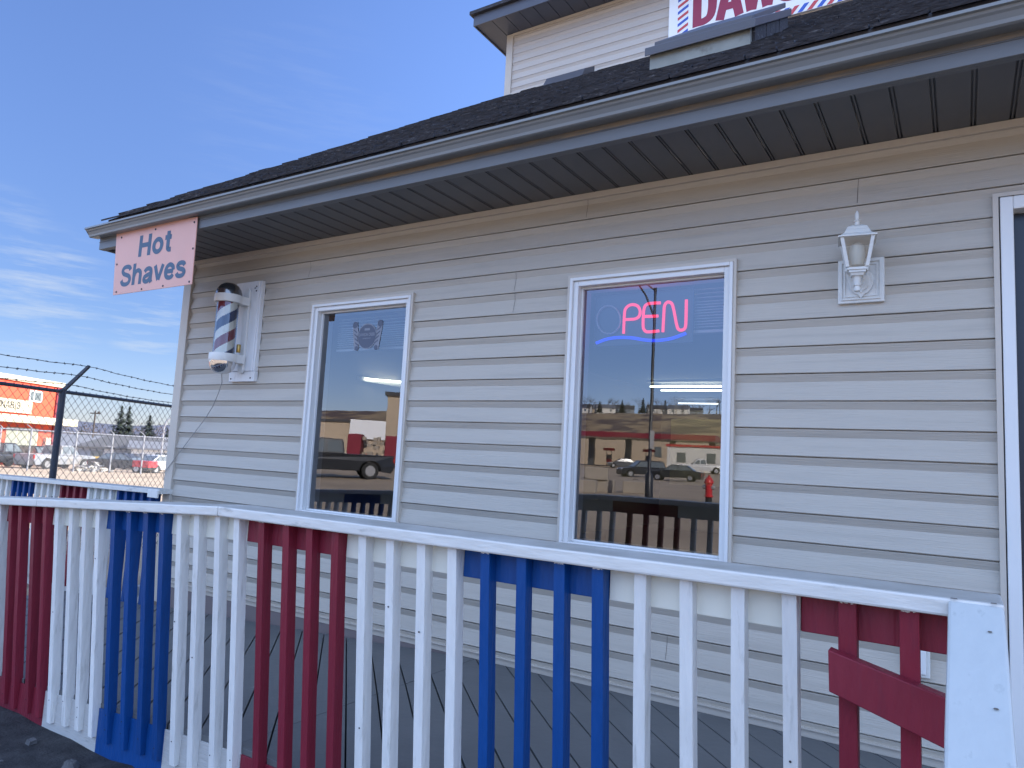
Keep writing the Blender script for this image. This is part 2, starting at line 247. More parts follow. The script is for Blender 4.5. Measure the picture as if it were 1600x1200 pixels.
# ------------------------------------------------------------------ mesh builder
class MB:
    def __init__(s): s.v = []; s.f = []; s.mi = []; s.cur = 0
    def add(s, vs, fs):
        o = len(s.v); s.v += [tuple(v) for v in vs]; s.f += [tuple(i + o for i in f) for f in fs]; s.mi += [s.cur] * len(fs)
    def box(s, x0, x1, y0, y1, z0, z1):
        s.add([(x0, y0, z0), (x1, y0, z0), (x1, y1, z0), (x0, y1, z0), (x0, y0, z1), (x1, y0, z1), (x1, y1, z1), (x0, y1, z1)],
              [(0, 3, 2, 1), (4, 5, 6, 7), (0, 1, 5, 4), (1, 2, 6, 5), (2, 3, 7, 6), (3, 0, 4, 7)]); return s
    def hexa(s, P):   # 8 points, bottom 4 then top 4
        s.add(P, [(0, 3, 2, 1), (4, 5, 6, 7), (0, 1, 5, 4), (1, 2, 6, 5), (2, 3, 7, 6), (3, 0, 4, 7)]); return s
    def prism(s, poly, a, b, axis='x'):   # poly list of 2D, extruded a..b on the axis
        k = len(poly)
        def P(q, t): return (t, q[0], q[1]) if axis == 'x' else ((q[0], t, q[1]) if axis == 'y' else (q[0], q[1], t))
        s.add([P(q, a) for q in poly] + [P(q, b) for q in poly], [tuple(range(k - 1, -1, -1)), tuple(range(k, 2 * k))] + [(i, (i + 1) % k, k + (i + 1) % k, k + i) for i in range(k)]); return s
    def tube(s, pts, r, n=8, cap=True):
        pts = [Vector(p) for p in pts]; rs = r if isinstance(r, (list, tuple)) else [r] * len(pts); rings = []
        up = None
        for i, p in enumerate(pts):
            d = (pts[min(i + 1, len(pts) - 1)] - pts[max(i - 1, 0)])
            if d.length < 1e-9: d = Vector((0, 0, 1))
            d.normalize()
            if up is None: up = d.orthogonal().normalized()
            a = (up - d * up.dot(d)); a = a.normalized() if a.length > 1e-6 else d.orthogonal().normalized(); up = a; bb = d.cross(a)
            rings.append([p + (a * math.cos(2 * math.pi * j / n) + bb * math.sin(2 * math.pi * j / n)) * rs[i] for j in range(n)])
        vs = [q for rg in rings for q in rg]; fs = []
        for i in range(len(rings) - 1):
            for j in range(n): fs.append((i * n + j, i * n + (j + 1) % n, (i + 1) * n + (j + 1) % n, (i + 1) * n + j))
        if cap: fs += [tuple(range(n - 1, -1, -1)), tuple((len(rings) - 1) * n + j for j in range(n))]
        s.add(vs, fs); return s
    def lathe(s, prof, c, n=20, axis='z'):   # prof list (r, h)
        vs = []; c = Vector(c)
        for (r, h) in prof:
            for j in range(n):
                a = 2 * math.pi * j / n
                p = Vector((r * math.cos(a), r * math.sin(a), h)) if axis == 'z' else (Vector((r * math.cos(a), h, r * math.sin(a))) if axis == 'y' else Vector((h, r * math.cos(a), r * math.sin(a))))
                vs.append(c + p)
        fs = [(i * n + j, i * n + (j + 1) % n, (i + 1) * n + (j + 1) % n, (i + 1) * n + j) for i in range(len(prof) - 1) for j in range(n)]
        fs += [tuple(range(n - 1, -1, -1)), tuple((len(prof) - 1) * n + j for j in range(n))]
        s.add(vs, fs); return s
    def build(s, name, m_, parent=None, smooth=False, bevel=0, mats=None, T=None):
        me = bpy.data.meshes.new(name); me.from_pydata(s.v, [], s.f); me.update()
        bm = bmesh.new(); bm.from_mesh(me); bmesh.ops.recalc_face_normals(bm, faces=bm.faces); bm.to_mesh(me); bm.free()
        if mats:
            for q in mats: me.materials.append(q)
            me.polygons.foreach_set('material_index', s.mi)
        else: me.materials.append(m_)
        if smooth:
            me.polygons.foreach_set('use_smooth', [True] * len(me.polygons))
            try: me.set_sharp_from_angle(angle=R(38))
            except Exception: pass
        o = bpy.data.objects.new(name, me); col.objects.link(o)
        if T is not None: o.matrix_basis = T
        if parent: o.parent = parent
        if bevel:
            b = o.modifiers.new('bevel', 'BEVEL'); b.width = bevel; b.segments = 2; b.limit_method = 'ANGLE'; b.angle_limit = R(40)
        return o
def tag(o, label=None, cat=None, group=None, kind=None):
    if label: o['label'] = label
    if cat: o['category'] = cat
    if group: o['group'] = group
    if kind: o['kind'] = kind
    return o
def thing(name, label, cat, loc=(0, 0, 0), rz=0, group=None):
    o = bpy.data.objects.new(name, None); o.empty_display_size = 0.1; col.objects.link(o)
    o.location = loc; o.rotation_euler = (0, 0, rz); return tag(o, label, cat, group)
def dup(root, loc=None, rz=None, label=None, scale=None):
    def cp(o, par):
        c = o.copy(); col.objects.link(c); c.parent = par
        for ch in list(o.children): cp(ch, c)
        return c
    c = cp(root, None)
    if loc is not None: c.location = loc
    if rz is not None: c.rotation_euler = (0, 0, rz)
    if scale is not None: c.scale = scale if isinstance(scale, (tuple, list)) else (scale,) * 3
    if label: c['label'] = label
    return c
def text(name, body, size, m_, parent, T, off=0.0, ext=0.002, sx=1.0, shear=0.0, align='CENTER', space=1.0):
    cu = bpy.data.curves.new(name, 'FONT'); cu.body = body; cu.size = size; cu.extrude = ext; cu.offset = off; cu.align_x = align; cu.shear = shear; cu.space_character = space
    cu.resolution_u = 4
    tmp = bpy.data.objects.new('tmp', cu); col.objects.link(tmp); bpy.context.view_layer.update()
    me = bpy.data.meshes.new_from_object(tmp.evaluated_get(bpy.context.evaluated_depsgraph_get())); bpy.data.objects.remove(tmp)
    me.name = name; me.materials.clear(); me.materials.append(m_)
    for v in me.vertices: v.co.x *= sx
    o = bpy.data.objects.new(name, me); col.objects.link(o); o.matrix_basis = T
    if parent: o.parent = parent
    return o
GL = {
 'H': (.76, [[(.12, 0), (.12, 1)], [(.62, 0), (.62, 1)], [(.12, .52), (.62, .52)]]),
 'o': (.66, ['o', .33, .37, .215, .285]), 'O': (.80, ['o', .40, .5, .27, .41]),
 't': (.42, [[(.22, .94), (.22, .24), (.26, .11), (.34, .085), (.40, .09)], [(.04, .66), (.38, .66)]]),
 'S': (.74, [[(.62, .74), (.55, .87), (.38, .915), (.20, .87), (.14, .73), (.22, .60), (.38, .53), (.55, .45), (.62, .29), (.54, .13), (.36, .085), (.18, .14), (.10, .30)]]),
 'h': (.66, [[(.12, 0), (.12, 1)], [(.14, .42), (.20, .57), (.34, .655), (.48, .59), (.52, .44), (.52, 0)]]),
 'a': (.64, [[(.12, .52), (.19, .62), (.32, .66), (.45, .61), (.49, .48), (.49, .16), (.54, .0)], [(.47, .40), (.30, .36), (.14, .29), (.11, .16), (.19, .08), (.33, .085), (.46, .2)]]),
 'v': (.60, [[(.07, .74), (.29, .06)], [(.53, .74), (.31, .06)]]),
 'e': (.64, [[(.12, .37), (.53, .37)], [(.53, .40), (.49, .57), (.33, .665), (.17, .58), (.11, .37), (.17, .15), (.33, .08), (.46, .11), (.53, .21)]]),
 's': (.60, [[(.50, .53), (.44, .63), (.30, .665), (.16, .62), (.13, .52), (.20, .43), (.32, .385), (.45, .33), (.50, .22), (.43, .11), (.29, .08), (.15, .12), (.09, .23)]]),
 'D': (.78, [[(.12, 0), (.12, 1)], [(.12, .905), (.36, .905), (.56, .80), (.62, .50), (.56, .20), (.36, .095), (.12, .095)]]),
 'A': (.78, [[(.08, 0), (.37, .97)], [(.70, 0), (.41, .97)], [(.22, .30), (.56, .30)]]),
 'W': (1.06, [[(.08, 1), (.28, .03)], [(.30, .03), (.51, .97)], [(.55, .97), (.76, .03)], [(.78, .03), (.98, 1)]]),
 'N': (.78, [[(.12, 0), (.12, 1)], [(.66, 0), (.66, 1)], [(.14, .95), (.64, .05)]]),
 'C': (.76, [[(.66, .72), (.57, .86), (.40, .915), (.20, .82), (.12, .5), (.20, .18), (.40, .085), (.58, .14), (.67, .30)]]),
 'R': (.78, [[(.12, 0), (.12, 1)], [(.12, .905), (.44, .905), (.60, .82), (.60, .60), (.44, .51), (.12, .51)], [(.42, .5), (.64, .0)]]),
 'E': (.68, [[(.12, 0), (.12, 1)], [(.12, .905), (.60, .905)], [(.12, .51), (.55, .51)], [(.12, .095), (.61, .095)]]),
 'K': (.78, [[(.12, 0), (.12, 1)], [(.18, .42), (.62, .98)], [(.32, .60), (.66, .0)]]),
 'B': (.76, [[(.12, 0), (.12, 1)], [(.12, .905), (.42, .905), (.56, .82), (.56, .62), (.42, .53), (.12, .53)], [(.12, .52), (.46, .52), (.62, .42), (.62, .20), (.46, .095), (.12, .095)]]),
 'I': (.26, [[(.13, 0), (.13, 1)]]), ' ': (.34, [])}
def lettering(name, body, x0, x1, z0, h, y, m_, parent, wt=.19, sy=1.0, drop=0.0, T=None):
    total = sum(GL[c][0] for c in body); kx = (x1 - x0) / total; X = 0; mb = MB(); lay = 0
    for c in body:
        adv, st = GL[c]
        if st and st[0] == 'o': _, cx_, cy_, rx_, ry_ = st; st = [[(cx_ + rx_ * math.cos(a), cy_ + ry_ * math.sin(a)) for a in [2 * math.pi * i / 28 for i in range(29)]]]; closed = True
        else: closed = False
        for pl in st:
            P = [Vector((p[0], p[1])) for p in pl]
            if len(P) > 2 and not closed:
                Q = []
                for i in range(len(P) - 1):
                    a, b, c_, d = P[max(i - 1, 0)], P[i], P[i + 1], P[min(i + 2, len(P) - 1)]
                    for s_ in range(5): t_ = s_ / 5; Q.append(.5 * ((2 * b) + (c_ - a) * t_ + (2 * a - 5 * b + 4 * c_ - d) * t_ * t_ + (3 * b - a - 3 * c_ + d) * t_ ** 3))
                Q.append(P[-1]); P = Q
            P = [Vector(((X + p.x) * kx, p.y * h)) for p in P]; n_ = len(P); L_, R_ = [], []
            for i, p in enumerate(P):
                if closed: d = P[(i + 1) % (n_ - 1)] - P[(i - 1) % (n_ - 1)]
                else: d = P[min(i + 1, n_ - 1)] - P[max(i - 1, 0)]
                d.normalize(); nn = Vector((-d.y, d.x)) * (wt * h * (.5 - .07 * abs(d.x)))
                L_.append(p + nn); R_.append(p - nn)
            yy = y - .00018 * (lay % 5); lay += 1
            def Z(q): return (x0 + q.x, yy, z0 + q.y + drop * q.x)
            mb.add([Z(q) for q in L_] + [Z(q) for q in R_], [(i, i + 1, n_ + i + 1, n_ + i) for i in range(n_ - 1)])
        X += adv
    return mb.build(name, m_, parent, T=T)
def face_y(x, y, z):      # text plane facing -y
    return Matrix.Translation((x, y, z)) @ Matrix.Rotation(math.pi / 2, 4, 'X')

# ------------------------------------------------------------------ ground sheet
def lerp_tab(tab, s):
    if s <= tab[0][0]: return tab[0][1]
    for (a, b), (c, d) in zip(tab, tab[1:]):
        if s <= c: return b + (d - b) * (s - a) / (c - a)
    return tab[-1][1]
T1 = [(0, -.5), (4, -.5), (10, -.4), (25, -.15), (63, -.07), (100, .8), (130, 1.3), (200, 2.6), (250, 5), (400, 33), (470, 38), (900, 42)]
T2 = [(0, -.5), (8, -.5), (40, -.88), (54, -1.4), (100, -2.0), (2000, -3)]
def gz(x, y):
    a = lerp_tab(T1, -y); b = lerp_tab(T2, math.hypot(x + 4, max(y, 0)))
    t_ = min(max((y + 4) / 8, 0), 1); t_ = t_ * t_ * (3 - 2 * t_); h = a + (b - a) * t_
    dx = max(-5 - x, 0, x - 3); dy = max(-2.3 - y, 0, y - 0.6); q = min(math.hypot(dx, dy) / 3.0, 1); wgt = 1 - q * q * (3 - 2 * q)
    loc = lerp_tab([(-8, -.28), (-2.4, -.222), (-1.5, -.238), (1, -.45), (3, -.5)], x)
    return h + (loc - h) * wgt
def axis_(lo, hi, fine, n_far):
    a = []; x = fine[0]
    while x <= fine[1]: a.append(x); x += fine[2]
    s = fine[2]; x = fine[0]
    while x > lo: s *= 1.22; x -= s; a.insert(0, x)
    s = fine[2]; x = a[-1]
    while x < hi: s *= 1.22; x += s; a.append(x)
    return a
xs = axis_(-1500, 900, (-6, 3, 0.15), 0); ys = axis_(-900, 1500, (-4, 1, 0.15), 0)
g = MB(); from mathutils import noise as mn
def bumpy(x, y):
    d = math.hypot(x + 2.5, y + 1.9)
    return (0.035 * mn.noise(Vector((x * 3, y * 3, 0))) + 0.02 * mn.noise(Vector((x * 8, y * 8, 3)))) * max(0, 1 - d / 6)
for yy in ys:
    for xx in xs: g.v.append((xx, yy, gz(xx, yy) + bumpy(xx, yy)))
nx = len(xs)
for j in range(len(ys) - 1):
    for i in range(nx - 1): g.f.append((j * nx + i, j * nx + i + 1, (j + 1) * nx + i + 1, (j + 1) * nx + i))
g.mi = []
for j in range(len(ys) - 1):
    for i in range(nx - 1): g.mi.append(1 if ys[j] < -190 else 0)
tag(g.build('ground', None, mats=[M['ground'], M['grass']], smooth=True), kind='structure')

from mathutils import noise as mn
# ------------------------------------------------------------------ barbershop building
H = 2.345; S = .1143
shop = thing('barbershop_building', 'beige vinyl sided shop with dark shingled roof, grey gutter and two tall windows', 'building', (-3.74, 0, 0))
shop.location = (0, 0, 0)
XL, XR, YB = -3.70, 8.0, 11.0
WIN = [(-2.335, -1.497), (-0.481, 0.345)]; WZ = (0.585, 1.94); DOOR = (1.283, 2.32); DZ = 2.085
def siding(mb, X0, X1, y0, zbot, ztop, openings, zl0):
    # zl0 = height of one butt line; courses every S
    brk = sorted(set([X0, X1] + [v for o in openings for v in o[:2] if X0 < v < X1]))
    k0 = math.floor((zbot - zl0) / S); 
    for a, b in zip(brk, brk[1:]):
        ops = [(o[2], o[3]) for o in openings if o[0] <= a + 1e-6 and o[1] >= b - 1e-6]
        spans = [(zbot, ztop)]
        for (oz0, oz1) in ops:
            ns = []
            for (p, q) in spans:
                if oz1 <= p or oz0 >= q: ns.append((p, q)); continue
                if oz0 > p: ns.append((p, oz0))
                if oz1 < q: ns.append((oz1, q))
            spans = ns
        for (p, q) in spans:
            k = k0
            while zl0 + k * S < q:
                z0 = zl0 + k * S
                prof = [(-.004, z0), (-.0230, z0 + .0004), (-.0242, z0 + .003), (-.0225, z0 + .009), (-.0085, z0 + S * .69), (-.0205, z0 + S * .935), (-.0212, z0 + S * .962), (-.003, z0 + S * .966), (-.004, z0 + S)]
                cl = []
                for (u, v), (u2, v2) in zip(prof, prof[1:]):
                    if v2 < p or v > q: continue
                    A = [u, v]; B = [u2, v2]
                    if v2 > v:
                        if v < p: A = [u + (u2 - u) * (p - v) / (v2 - v), p]
                        if v2 > q: B = [u + (u2 - u) * (q - v) / (v2 - v), q]
                    elif v < p or v > q: continue
                    cl.append((A, B))
                n_ = max(1, int((b - a) / .22)); wv = [(a + (b - a) * q / n_) for q in range(n_ + 1)]
                off = [.0016 * mn.noise(Vector((x_ * .9, k * 3.7, y0))) + .0007 * mn.noise(Vector((x_ * 4, k * 5.1, y0))) for x_ in wv]; dz_ = [.0012 * mn.noise(Vector((x_ * 1.1, k * 2.3, 9 + y0))) for x_ in wv]
                for A, B in cl:
                    vs = []
                    for x_, o_, z_ in zip(wv, off, dz_): vs += [(x_, y0 + A[0] + o_, A[1] + z_), (x_, y0 + B[0] + o_, B[1] + z_)]
                    mb.add(vs, [(2 * q, 2 * q + 2, 2 * q + 3, 2 * q + 1) for q in range(n_)])
                k += 1
ops = [(WIN[0][0] + .01, WIN[0][1] - .01, WZ[0] + .01, WZ[1] - .01), (WIN[1][0] + .01, WIN[1][1] - .01, WZ[0] + .01, WZ[1] - .01), (DOOR[0] + .01, DOOR[1] - .01, -1, DZ - .01)]
sb = MB(); siding(sb, XL, XR, 0, 0.03, 2.345, ops, H - 20 * S); sb.build('siding_wall', M['siding'], shop)
# structural wall behind the siding, with the same openings
wc = MB()
for (a, b, p, q) in [(XL, WIN[0][0] + .01, -.6, 2.44), (WIN[0][1] - .01, WIN[1][0] + .01, -.6, 2.44), (WIN[1][1] - .01, DOOR[0] + .01, -.6, 2.44), (DOOR[1] - .01, XR, -.6, 2.44),
                     (WIN[0][0] + .01, WIN[0][1] - .01, -.6, WZ[0] + .01), (WIN[0][0] + .01, WIN[0][1] - .01, WZ[1] - .01, 2.44),
                     (WIN[1][0] + .01, WIN[1][1] - .01, -.6, WZ[0] + .01), (WIN[1][0] + .01, WIN[1][1] - .01, WZ[1] - .01, 2.44),
                     (DOOR[0] + .01, DOOR[1] - .01, DZ - .01, 2.44), (DOOR[0] + .01, DOOR[1] - .01, -.6, -.04)]:
    wc.box(a, b, 0, .13, p, q)
wc.build('wall_core', M['room'], shop)
sw = MB(); sw.prism([(0.131, -.6), (YB, -.6), (YB, 2.9 + 0), (4.1, 5.45), (0.131, 2.75)], XL, XL + .12); sw.build('side_wall', M['siding'], shop)
bw = MB(); bw.box(XL + .121, XR, YB, YB + .12, -.6, 2.9); bw.box(XR, XR + .12, 0, YB, -.6, 2.75); bw.build('back_wall', M['siding'], shop)
ct = MB(); ct.box(XL - .045, XL + .045, -.036, .10, -.12, 2.34); ct.build('corner_post', M['jtrim'], shop, bevel=.003)
fs_ = MB(); fs_.box(XL + .05, DOOR[0] - .001, -.020, -.001, -.002, .030); fs_.box(XL + .05, DOOR[0] - .001, -.033, -.001, .030, .037)
fs_.box(DOOR[1] + .001, XR, -.02, -.001, .0, .036)
fs_.build('starter_strip', M['jtrim'], shop)
tt = MB(); tt.box(XL + .05, XR, -.037, -.001, 2.332, 2.362); tt.build('top_trim', M['jtrim'], shop, bevel=.002)
sk = MB(); sk.box(-6.2 + 2.5, 0.2, -.016, -.001, -.42, -.003); sk.build('skirt_board', M['skirt'], shop)
# seams where siding panels meet
for (x, k0, n_) in [(-.406, 1, 1), (.826, 2, 1), (-2.404, 2, 1), (-.812, 4, 2), (-.21, 16, 1), (.07, 19, 1)]:
    sm = MB()
    for k in range(k0, k0 + n_):
        z = H - k * S; P = [(x, -.0245, z + .009), (x + .0010, -.0102, z + S * .69), (x + .0050, -.0221, z + S * .935), (x + .0050, -.0229, z + S * .962)]
        for p, q in zip(P, P[1:]): sm.add([p, (p[0] + .0018, p[1], p[2]), (q[0] + .0018, q[1], q[2]), q], [(0, 1, 2, 3)])
    sm.build('panel_seam', M['seam'], shop)
# soffit: corrugated panels under the eave
EY = -.545; SZ = 2.362
sf = MB(); x = -3.98 + .02; pitch = .1213
x = 0.266 - 36 * pitch
while x < XR + .3:
    sf.box(max(x, -3.96), x + pitch - .019, EY + .012, -.002, SZ, SZ + .008); sf.box(x + pitch - .012, x + pitch - .007, EY + .012, -.002, SZ + .0012, SZ + .0104); sf.box(x + pitch - .019, x + pitch, EY + .012, -.002, SZ + .0105, SZ + .02); x += pitch
    if x < -3.97: x = x
sf.build('soffit', M['soffit'], shop)
fb = MB(); fb.box(-3.98, XR + .3, EY - .012, EY + .010, SZ - .022, 2.52); fb.box(-3.98, XR + .3, EY - .016, EY - .012, SZ + .028, SZ + .032); fb.box(-3.98, XR + .3, EY + .010, EY + .028, SZ - .022, SZ - .014)
fb.box(-3.98, -3.962, EY + .0105, 0.10, SZ - .02, 2.50)
fbo = fb.build('fascia', M['fascia'], shop, bevel=.0015)
fd_ = MB(); fd_.box(-1.6, XR + .3, EY - .0145, EY - .0125, SZ + .034, 2.462); fd_.build('stained_flashing', M['stain'], fbo)
# K style gutter
y0 = EY - .013
gp = [(y0, 2.490), (y0, 2.418), (y0 - .056, 2.412), (y0 - .065, 2.416), (y0 - .068, 2.428), (y0 - .078, 2.444), (y0 - .086, 2.450), (y0 - .090, 2.458), (y0 - .102, 2.460), (y0 - .102, 2.471), (y0 - .092, 2.471), (y0 - .092, 2.466), (y0 - .084, 2.464), (y0 - .060, 2.424), (y0 - .006, 2.428), (y0 - .006, 2.490)]
gu = MB(); gu.prism(gp, -4.0, XR + .35); gu.prism([(y0 - .004, 2.489), (y0 - .004, 2.419), (y0 - .056, 2.413), (y0 - .068, 2.428), (y0 - .086, 2.450), (y0 - .100, 2.470)], -4.003, -4.0005)
gu.build('gutter', M['gutter'], shop)
# roof: deck plus individually stepped shingle courses
RZ0, RS = 2.92, .667
def rz(y): return RZ0 + RS * y
rd = MB(); ya, yb = EY - .03, 4.30
rd.prism([(ya, rz(ya) - .03), (yb, rz(yb) - .03), (yb, rz(yb) - .002), (ya, rz(ya) - .002)], -3.86, XR + .3)
rd.build('roof_deck', M['capmetal'], shop)
rk = MB(); rk.prism([(ya + .03, rz(ya) - .16), (yb, rz(yb) - .18), (yb, rz(yb) - .032), (ya + .03, rz(ya) - .032)], -3.878, -3.862); rk.build('rake_board', M['fascia'], shop)
sh = MB(); L = math.hypot(1, RS); cy, cz = 1 / L, RS / L; ny, nz_ = -RS / L, 1 / L
expo = .125; nc = int((yb - ya) * L / expo) + 1
for c in range(nc):
    x = -3.90 + random.uniform(-.02, .03); s0 = c * expo
    while x < XR + .3:
        wd = random.uniform(.10, .30); jit = random.uniform(-.012, .012); th = random.uniform(.006, .017); x1 = min(x + wd, XR + .32)
        s_a = s0 - .008 + jit; s_b = s0 + expo * 1.35
        def P(x_, s_, t_): return (x_, ya - .02 + s_ * cy + ny * t_, rz(ya - .02) + s_ * cz + nz_ * t_)
        g_ = .003
        sh.add([P(x + g_, s_a, .004), P(x1 - g_, s_a, .004), P(x1 - g_, s_b, 0), P(x + g_, s_b, 0), P(x + g_, s_a, .008 + th), P(x1 - g_, s_a, .008 + th), P(x1 - g_, s_b, .004), P(x + g_, s_b, .004)],
               [(4, 5, 6, 7), (0, 1, 5, 4), (1, 2, 6, 5), (3, 0, 4, 7)])
        x = x1
sh.build('shingles', M['shingle'], shop)
# metal curb box on the roof, with a cap
bx = MB(); A0, A1, Y0, Y1 = -.225, .305, .30, 1.12
bx.prism([(Y0, rz(Y0) - .02), (Y1, rz(Y1) - .02), (Y1, rz(Y1) + .107), (Y0, rz(Y0) + .107)], A0, A1)
rb = bx.build('roof_vent_box', M['metalflash'], shop)
sp_ = MB(); k = 0; y = Y0 + .03
while y < Y1 - .02:
    d = random.uniform(.07, .13); y2 = min(y + d, Y1); lo = random.uniform(.0, .03)
    sp_.prism([(y, rz(y) + lo), (y2 - .006, rz(y2) + lo), (y2 - .006, rz(y2) + .11), (y, rz(y) + .11)], A1 + .001, A1 + .012 + random.uniform(0, .006)); y = y2
sp_.build('side_shingles', M['shingle'], rb)
cp_ = MB(); zc = lambda y: rz(y) + .108
cp_.hexa([(A0 - .02, Y0 - .03, zc(Y0) - .022), (A1 + .03, Y0 - .03, zc(Y0) - .022), (A1 + .03, Y1 + .02, zc(Y1)), (A0 - .02, Y1 + .02, zc(Y1)), (A0 - .02, Y0 - .03, zc(Y0) + .026), (A1 + .03, Y0 - .03, zc(Y0) + .026), (A1 + .03, Y1 + .02, zc(Y1) + .05), (A0 - .02, Y1 + .02, zc(Y1) + .05)])
cp_.hexa([(A0 + .01, Y0 + .03, zc(Y0) + .05), (A1 + .0, Y0 + .03, zc(Y0) + .05), (A1 + .0, Y1, zc(Y1) + .05), (A0 + .01, Y1, zc(Y1) + .05), (A0 + .01, Y0 + .03, zc(Y0) + .085), (A1 + .0, Y0 + .03, zc(Y0) + .085), (A1 + .0, Y1, zc(Y1) + .085), (A0 + .01, Y1, zc(Y1) + .085)])
cp_.build('cap', M['capmetal'], rb, bevel=.004)
# low roof vent near the upper wall
lv = MB(); lv.prism([(3.62, rz(3.62) - .01), (3.98, rz(3.98) - .01), (3.98, rz(3.98) + .09), (3.74, rz(3.74) + .10)], -2.93, -2.42); lv.build('roof_vent', M['capmetal'], shop, bevel=.005)
# upper storey
UY = 4.10; UX = -3.74; UT = 6.50
ub = MB(); siding(ub, UX + .05, XR, UY, 5.60, UT - .02, [], 5.963); ub.build('upper_siding', M['siding_up'], shop)
uc = MB(); uc.box(UX, XR, UY + .001, 9.9, 4.5, UT); uc.build('upper_wall', M['siding_up'], shop)
ut = MB(); ut.box(UX - .01, UX + .085, UY - .036, UY + .08, 5.50, UT - .02); ut.build('upper_corner_post', M['jtrim'], shop, bevel=.003)
u2 = MB(); u2.box(UX + .086, XR, UY - .037, UY - .001, UT - .055, UT - .02); u2.box(UX + .086, XR, UY - .034, UY - .001, 5.645, 5.668); u2.build('upper_trim', M['jtrim'], shop)
us = MB(); x = UX - .26
us.box(UX - .26, UX - .02, UY - .40, 10.2, UT - .018, UT - .010)
x = UX - .02
while x < XR + .3:
    us.box(x + .008, x + .2, UY - .40, UY - .001, UT - .018, UT - .010); us.box(x, x + .008, UY - .40, UY - .001, UT - .008, UT - .002); x += .2
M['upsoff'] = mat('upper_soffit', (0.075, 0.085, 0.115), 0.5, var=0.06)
us.build('upper_soffit', M['upsoff'], shop)
uf = MB(); uf.box(UX - .275, XR + .3, UY - .42, UY - .401, UT - .035, UT + .10); uf.box(UX - .275, UX - .261, UY - .40, 10.3, UT - .035, UT + .10)
uf.build('upper_fascia', M['upsoff'], shop)
ur = MB(); ur.hexa([(UX - .31, UY - .47, UT + .101), (XR + .3, UY - .47, UT + .101), (XR + .3, 10.4, UT + .101), (UX - .31, 10.4, UT + .101), (UX - .31, UY - .47, UT + .145), (XR + .3, UY - .47, UT + .145), (XR - 2, 7.2, UT + 1.3), (UX + 1.5, 7.2, UT + 1.3)])
ur.build('upper_roof', M['shingle'], shop)

# interior
rm = MB(); rx0, rx1, ry0, ry1 = XL + .125, XR - .01, .135, YB - .01
rm.box(rx0, rx1, ry0, ry1, -.05, 0.0); rm.build('floor', M['roomfloor'], shop)
rm = MB(); rm.box(rx0, rx1, ry0, ry1, 2.40, 2.45); rm.build('ceiling', M['ceil'], shop)
rm = MB(); rm.box(rx0, rx0 + .02, ry0, ry1, 0.001, 2.399); rm.box(rx0 + .02, rx1, ry1 - .02, ry1, .001, 2.399); rm.box(rx1 - .02, rx1, ry0, ry1 - .02, .001, 2.399)
rm.box(-3.2, -2.0, 8.6, 8.7, .001, 2.0)
rm.build('room_walls', M['room'], shop)

# windows
def window(x0, x1, label):
    z0, z1 = WZ; fw = .050; d = .05
    f = MB()
    def ring(a0, a1, b0, b1, wl, ya_, yb_):
        f.box(a0, a0 + wl, ya_, yb_, b0, b1); f.box(a1 - wl, a1, ya_, yb_, b0, b1)
        f.box(a0 + wl, a1 - wl, ya_, yb_, b1 - wl, b1); f.box(a0 + wl, a1 - wl, ya_, yb_, b0, b0 + wl)
    ring(x0 + .010, x1 - .010, z0 + .010, z1 - .010, .016, -.042, .10)
    ring(x0 + .026, x1 - .026, z0 + .026, z1 - .026, .026, -.028, .10)
    ring(x0 + .052, x1 - .052, z0 + .052, z1 - .052, .010, .006, .10)
    fr = f.build('window_frame', M['vinylwhite'], shop, bevel=.003)
    if label: fr['label'] = label
    j = MB(); 
    for (a0, a1, b0, b1) in ((x0 - .004, x0 + .009, z0 - .004, z1 + .004), (x1 - .009, x1 + .004, z0 - .004, z1 + .004)): j.box(a0, a1, -.036, -.001, b0, b1)
    j.box(x0 + .009, x1 - .009, -.036, -.001, z1 - .009, z1 + .004); j.box(x0 + .009, x1 - .009, -.036, -.001, z0 - .004, z0 + .009)
    j.build('trim', M['jtrim'], fr)
    gl = MB(); gl.add([(x0 + .061, .022, z0 + .061), (x1 - .061, .022, z0 + .061), (x1 - .061, .022, z1 - .061), (x0 + .061, .022, z1 - .061)], [(0, 1, 2, 3)])
    gl.build('pane', M['glass'], fr)
    bl = MB(); z = z1 - .075
    for i in range(13): bl.box(x0 + .07, x1 - .07, .14, .165, z - .0035, z); z -= .0135 if i > 2 else .02
    bl.box(x0 + .07, x1 - .07, .135, .17, z - .018, z - .004)
    bl.build('raised_blind', M['blind'], fr)
window(*WIN[0], 'left window with a round emblem sticker'); window(*WIN[1], 'right window with neon sign')
# door
df = MB(); dx0 = DOOR[0] + .022; dz = 2.068
df.box(dx0, dx0 + .0405, -.040, .10, 0.004, dz); df.box(dx0 + .0405, DOOR[1] - .07, -.040, .10, dz - .050, dz); df.box(DOOR[1] - .07, DOOR[1] - .02, -.040, .10, 0.004, dz)
dfo = df.build('door_frame', M['vinylwhite'], shop, bevel=.004)
dj = MB(); dj.box(DOOR[0], DOOR[0] + .018, -.037, -.001, 0.037, DZ); dj.box(DOOR[0] + .018, DOOR[1], -.037, -.001, DZ - .014, DZ); dj.build('trim', M['jtrim'], dfo)
dd = MB(); dd.box(dx0 + .042, DOOR[1] - .072, .02, .06, 0.02, dz - .052); dob = dd.build('door', M['door'], shop)
dp = MB(); 
for (p, q) in ((.15, .85), (1.0, 1.9)):
    dp.box(dx0 + .14, DOOR[1] - .16, .012, .0195, p, q)
dp.build('door_panel', M['door'], dob, bevel=.004)
dh = MB(); dh.tube([(2.16, .02, .98), (2.16, -.04, .98), (2.05, -.04, .98)], .01); dh.build('handle', M['chrome'], dob, smooth=True)

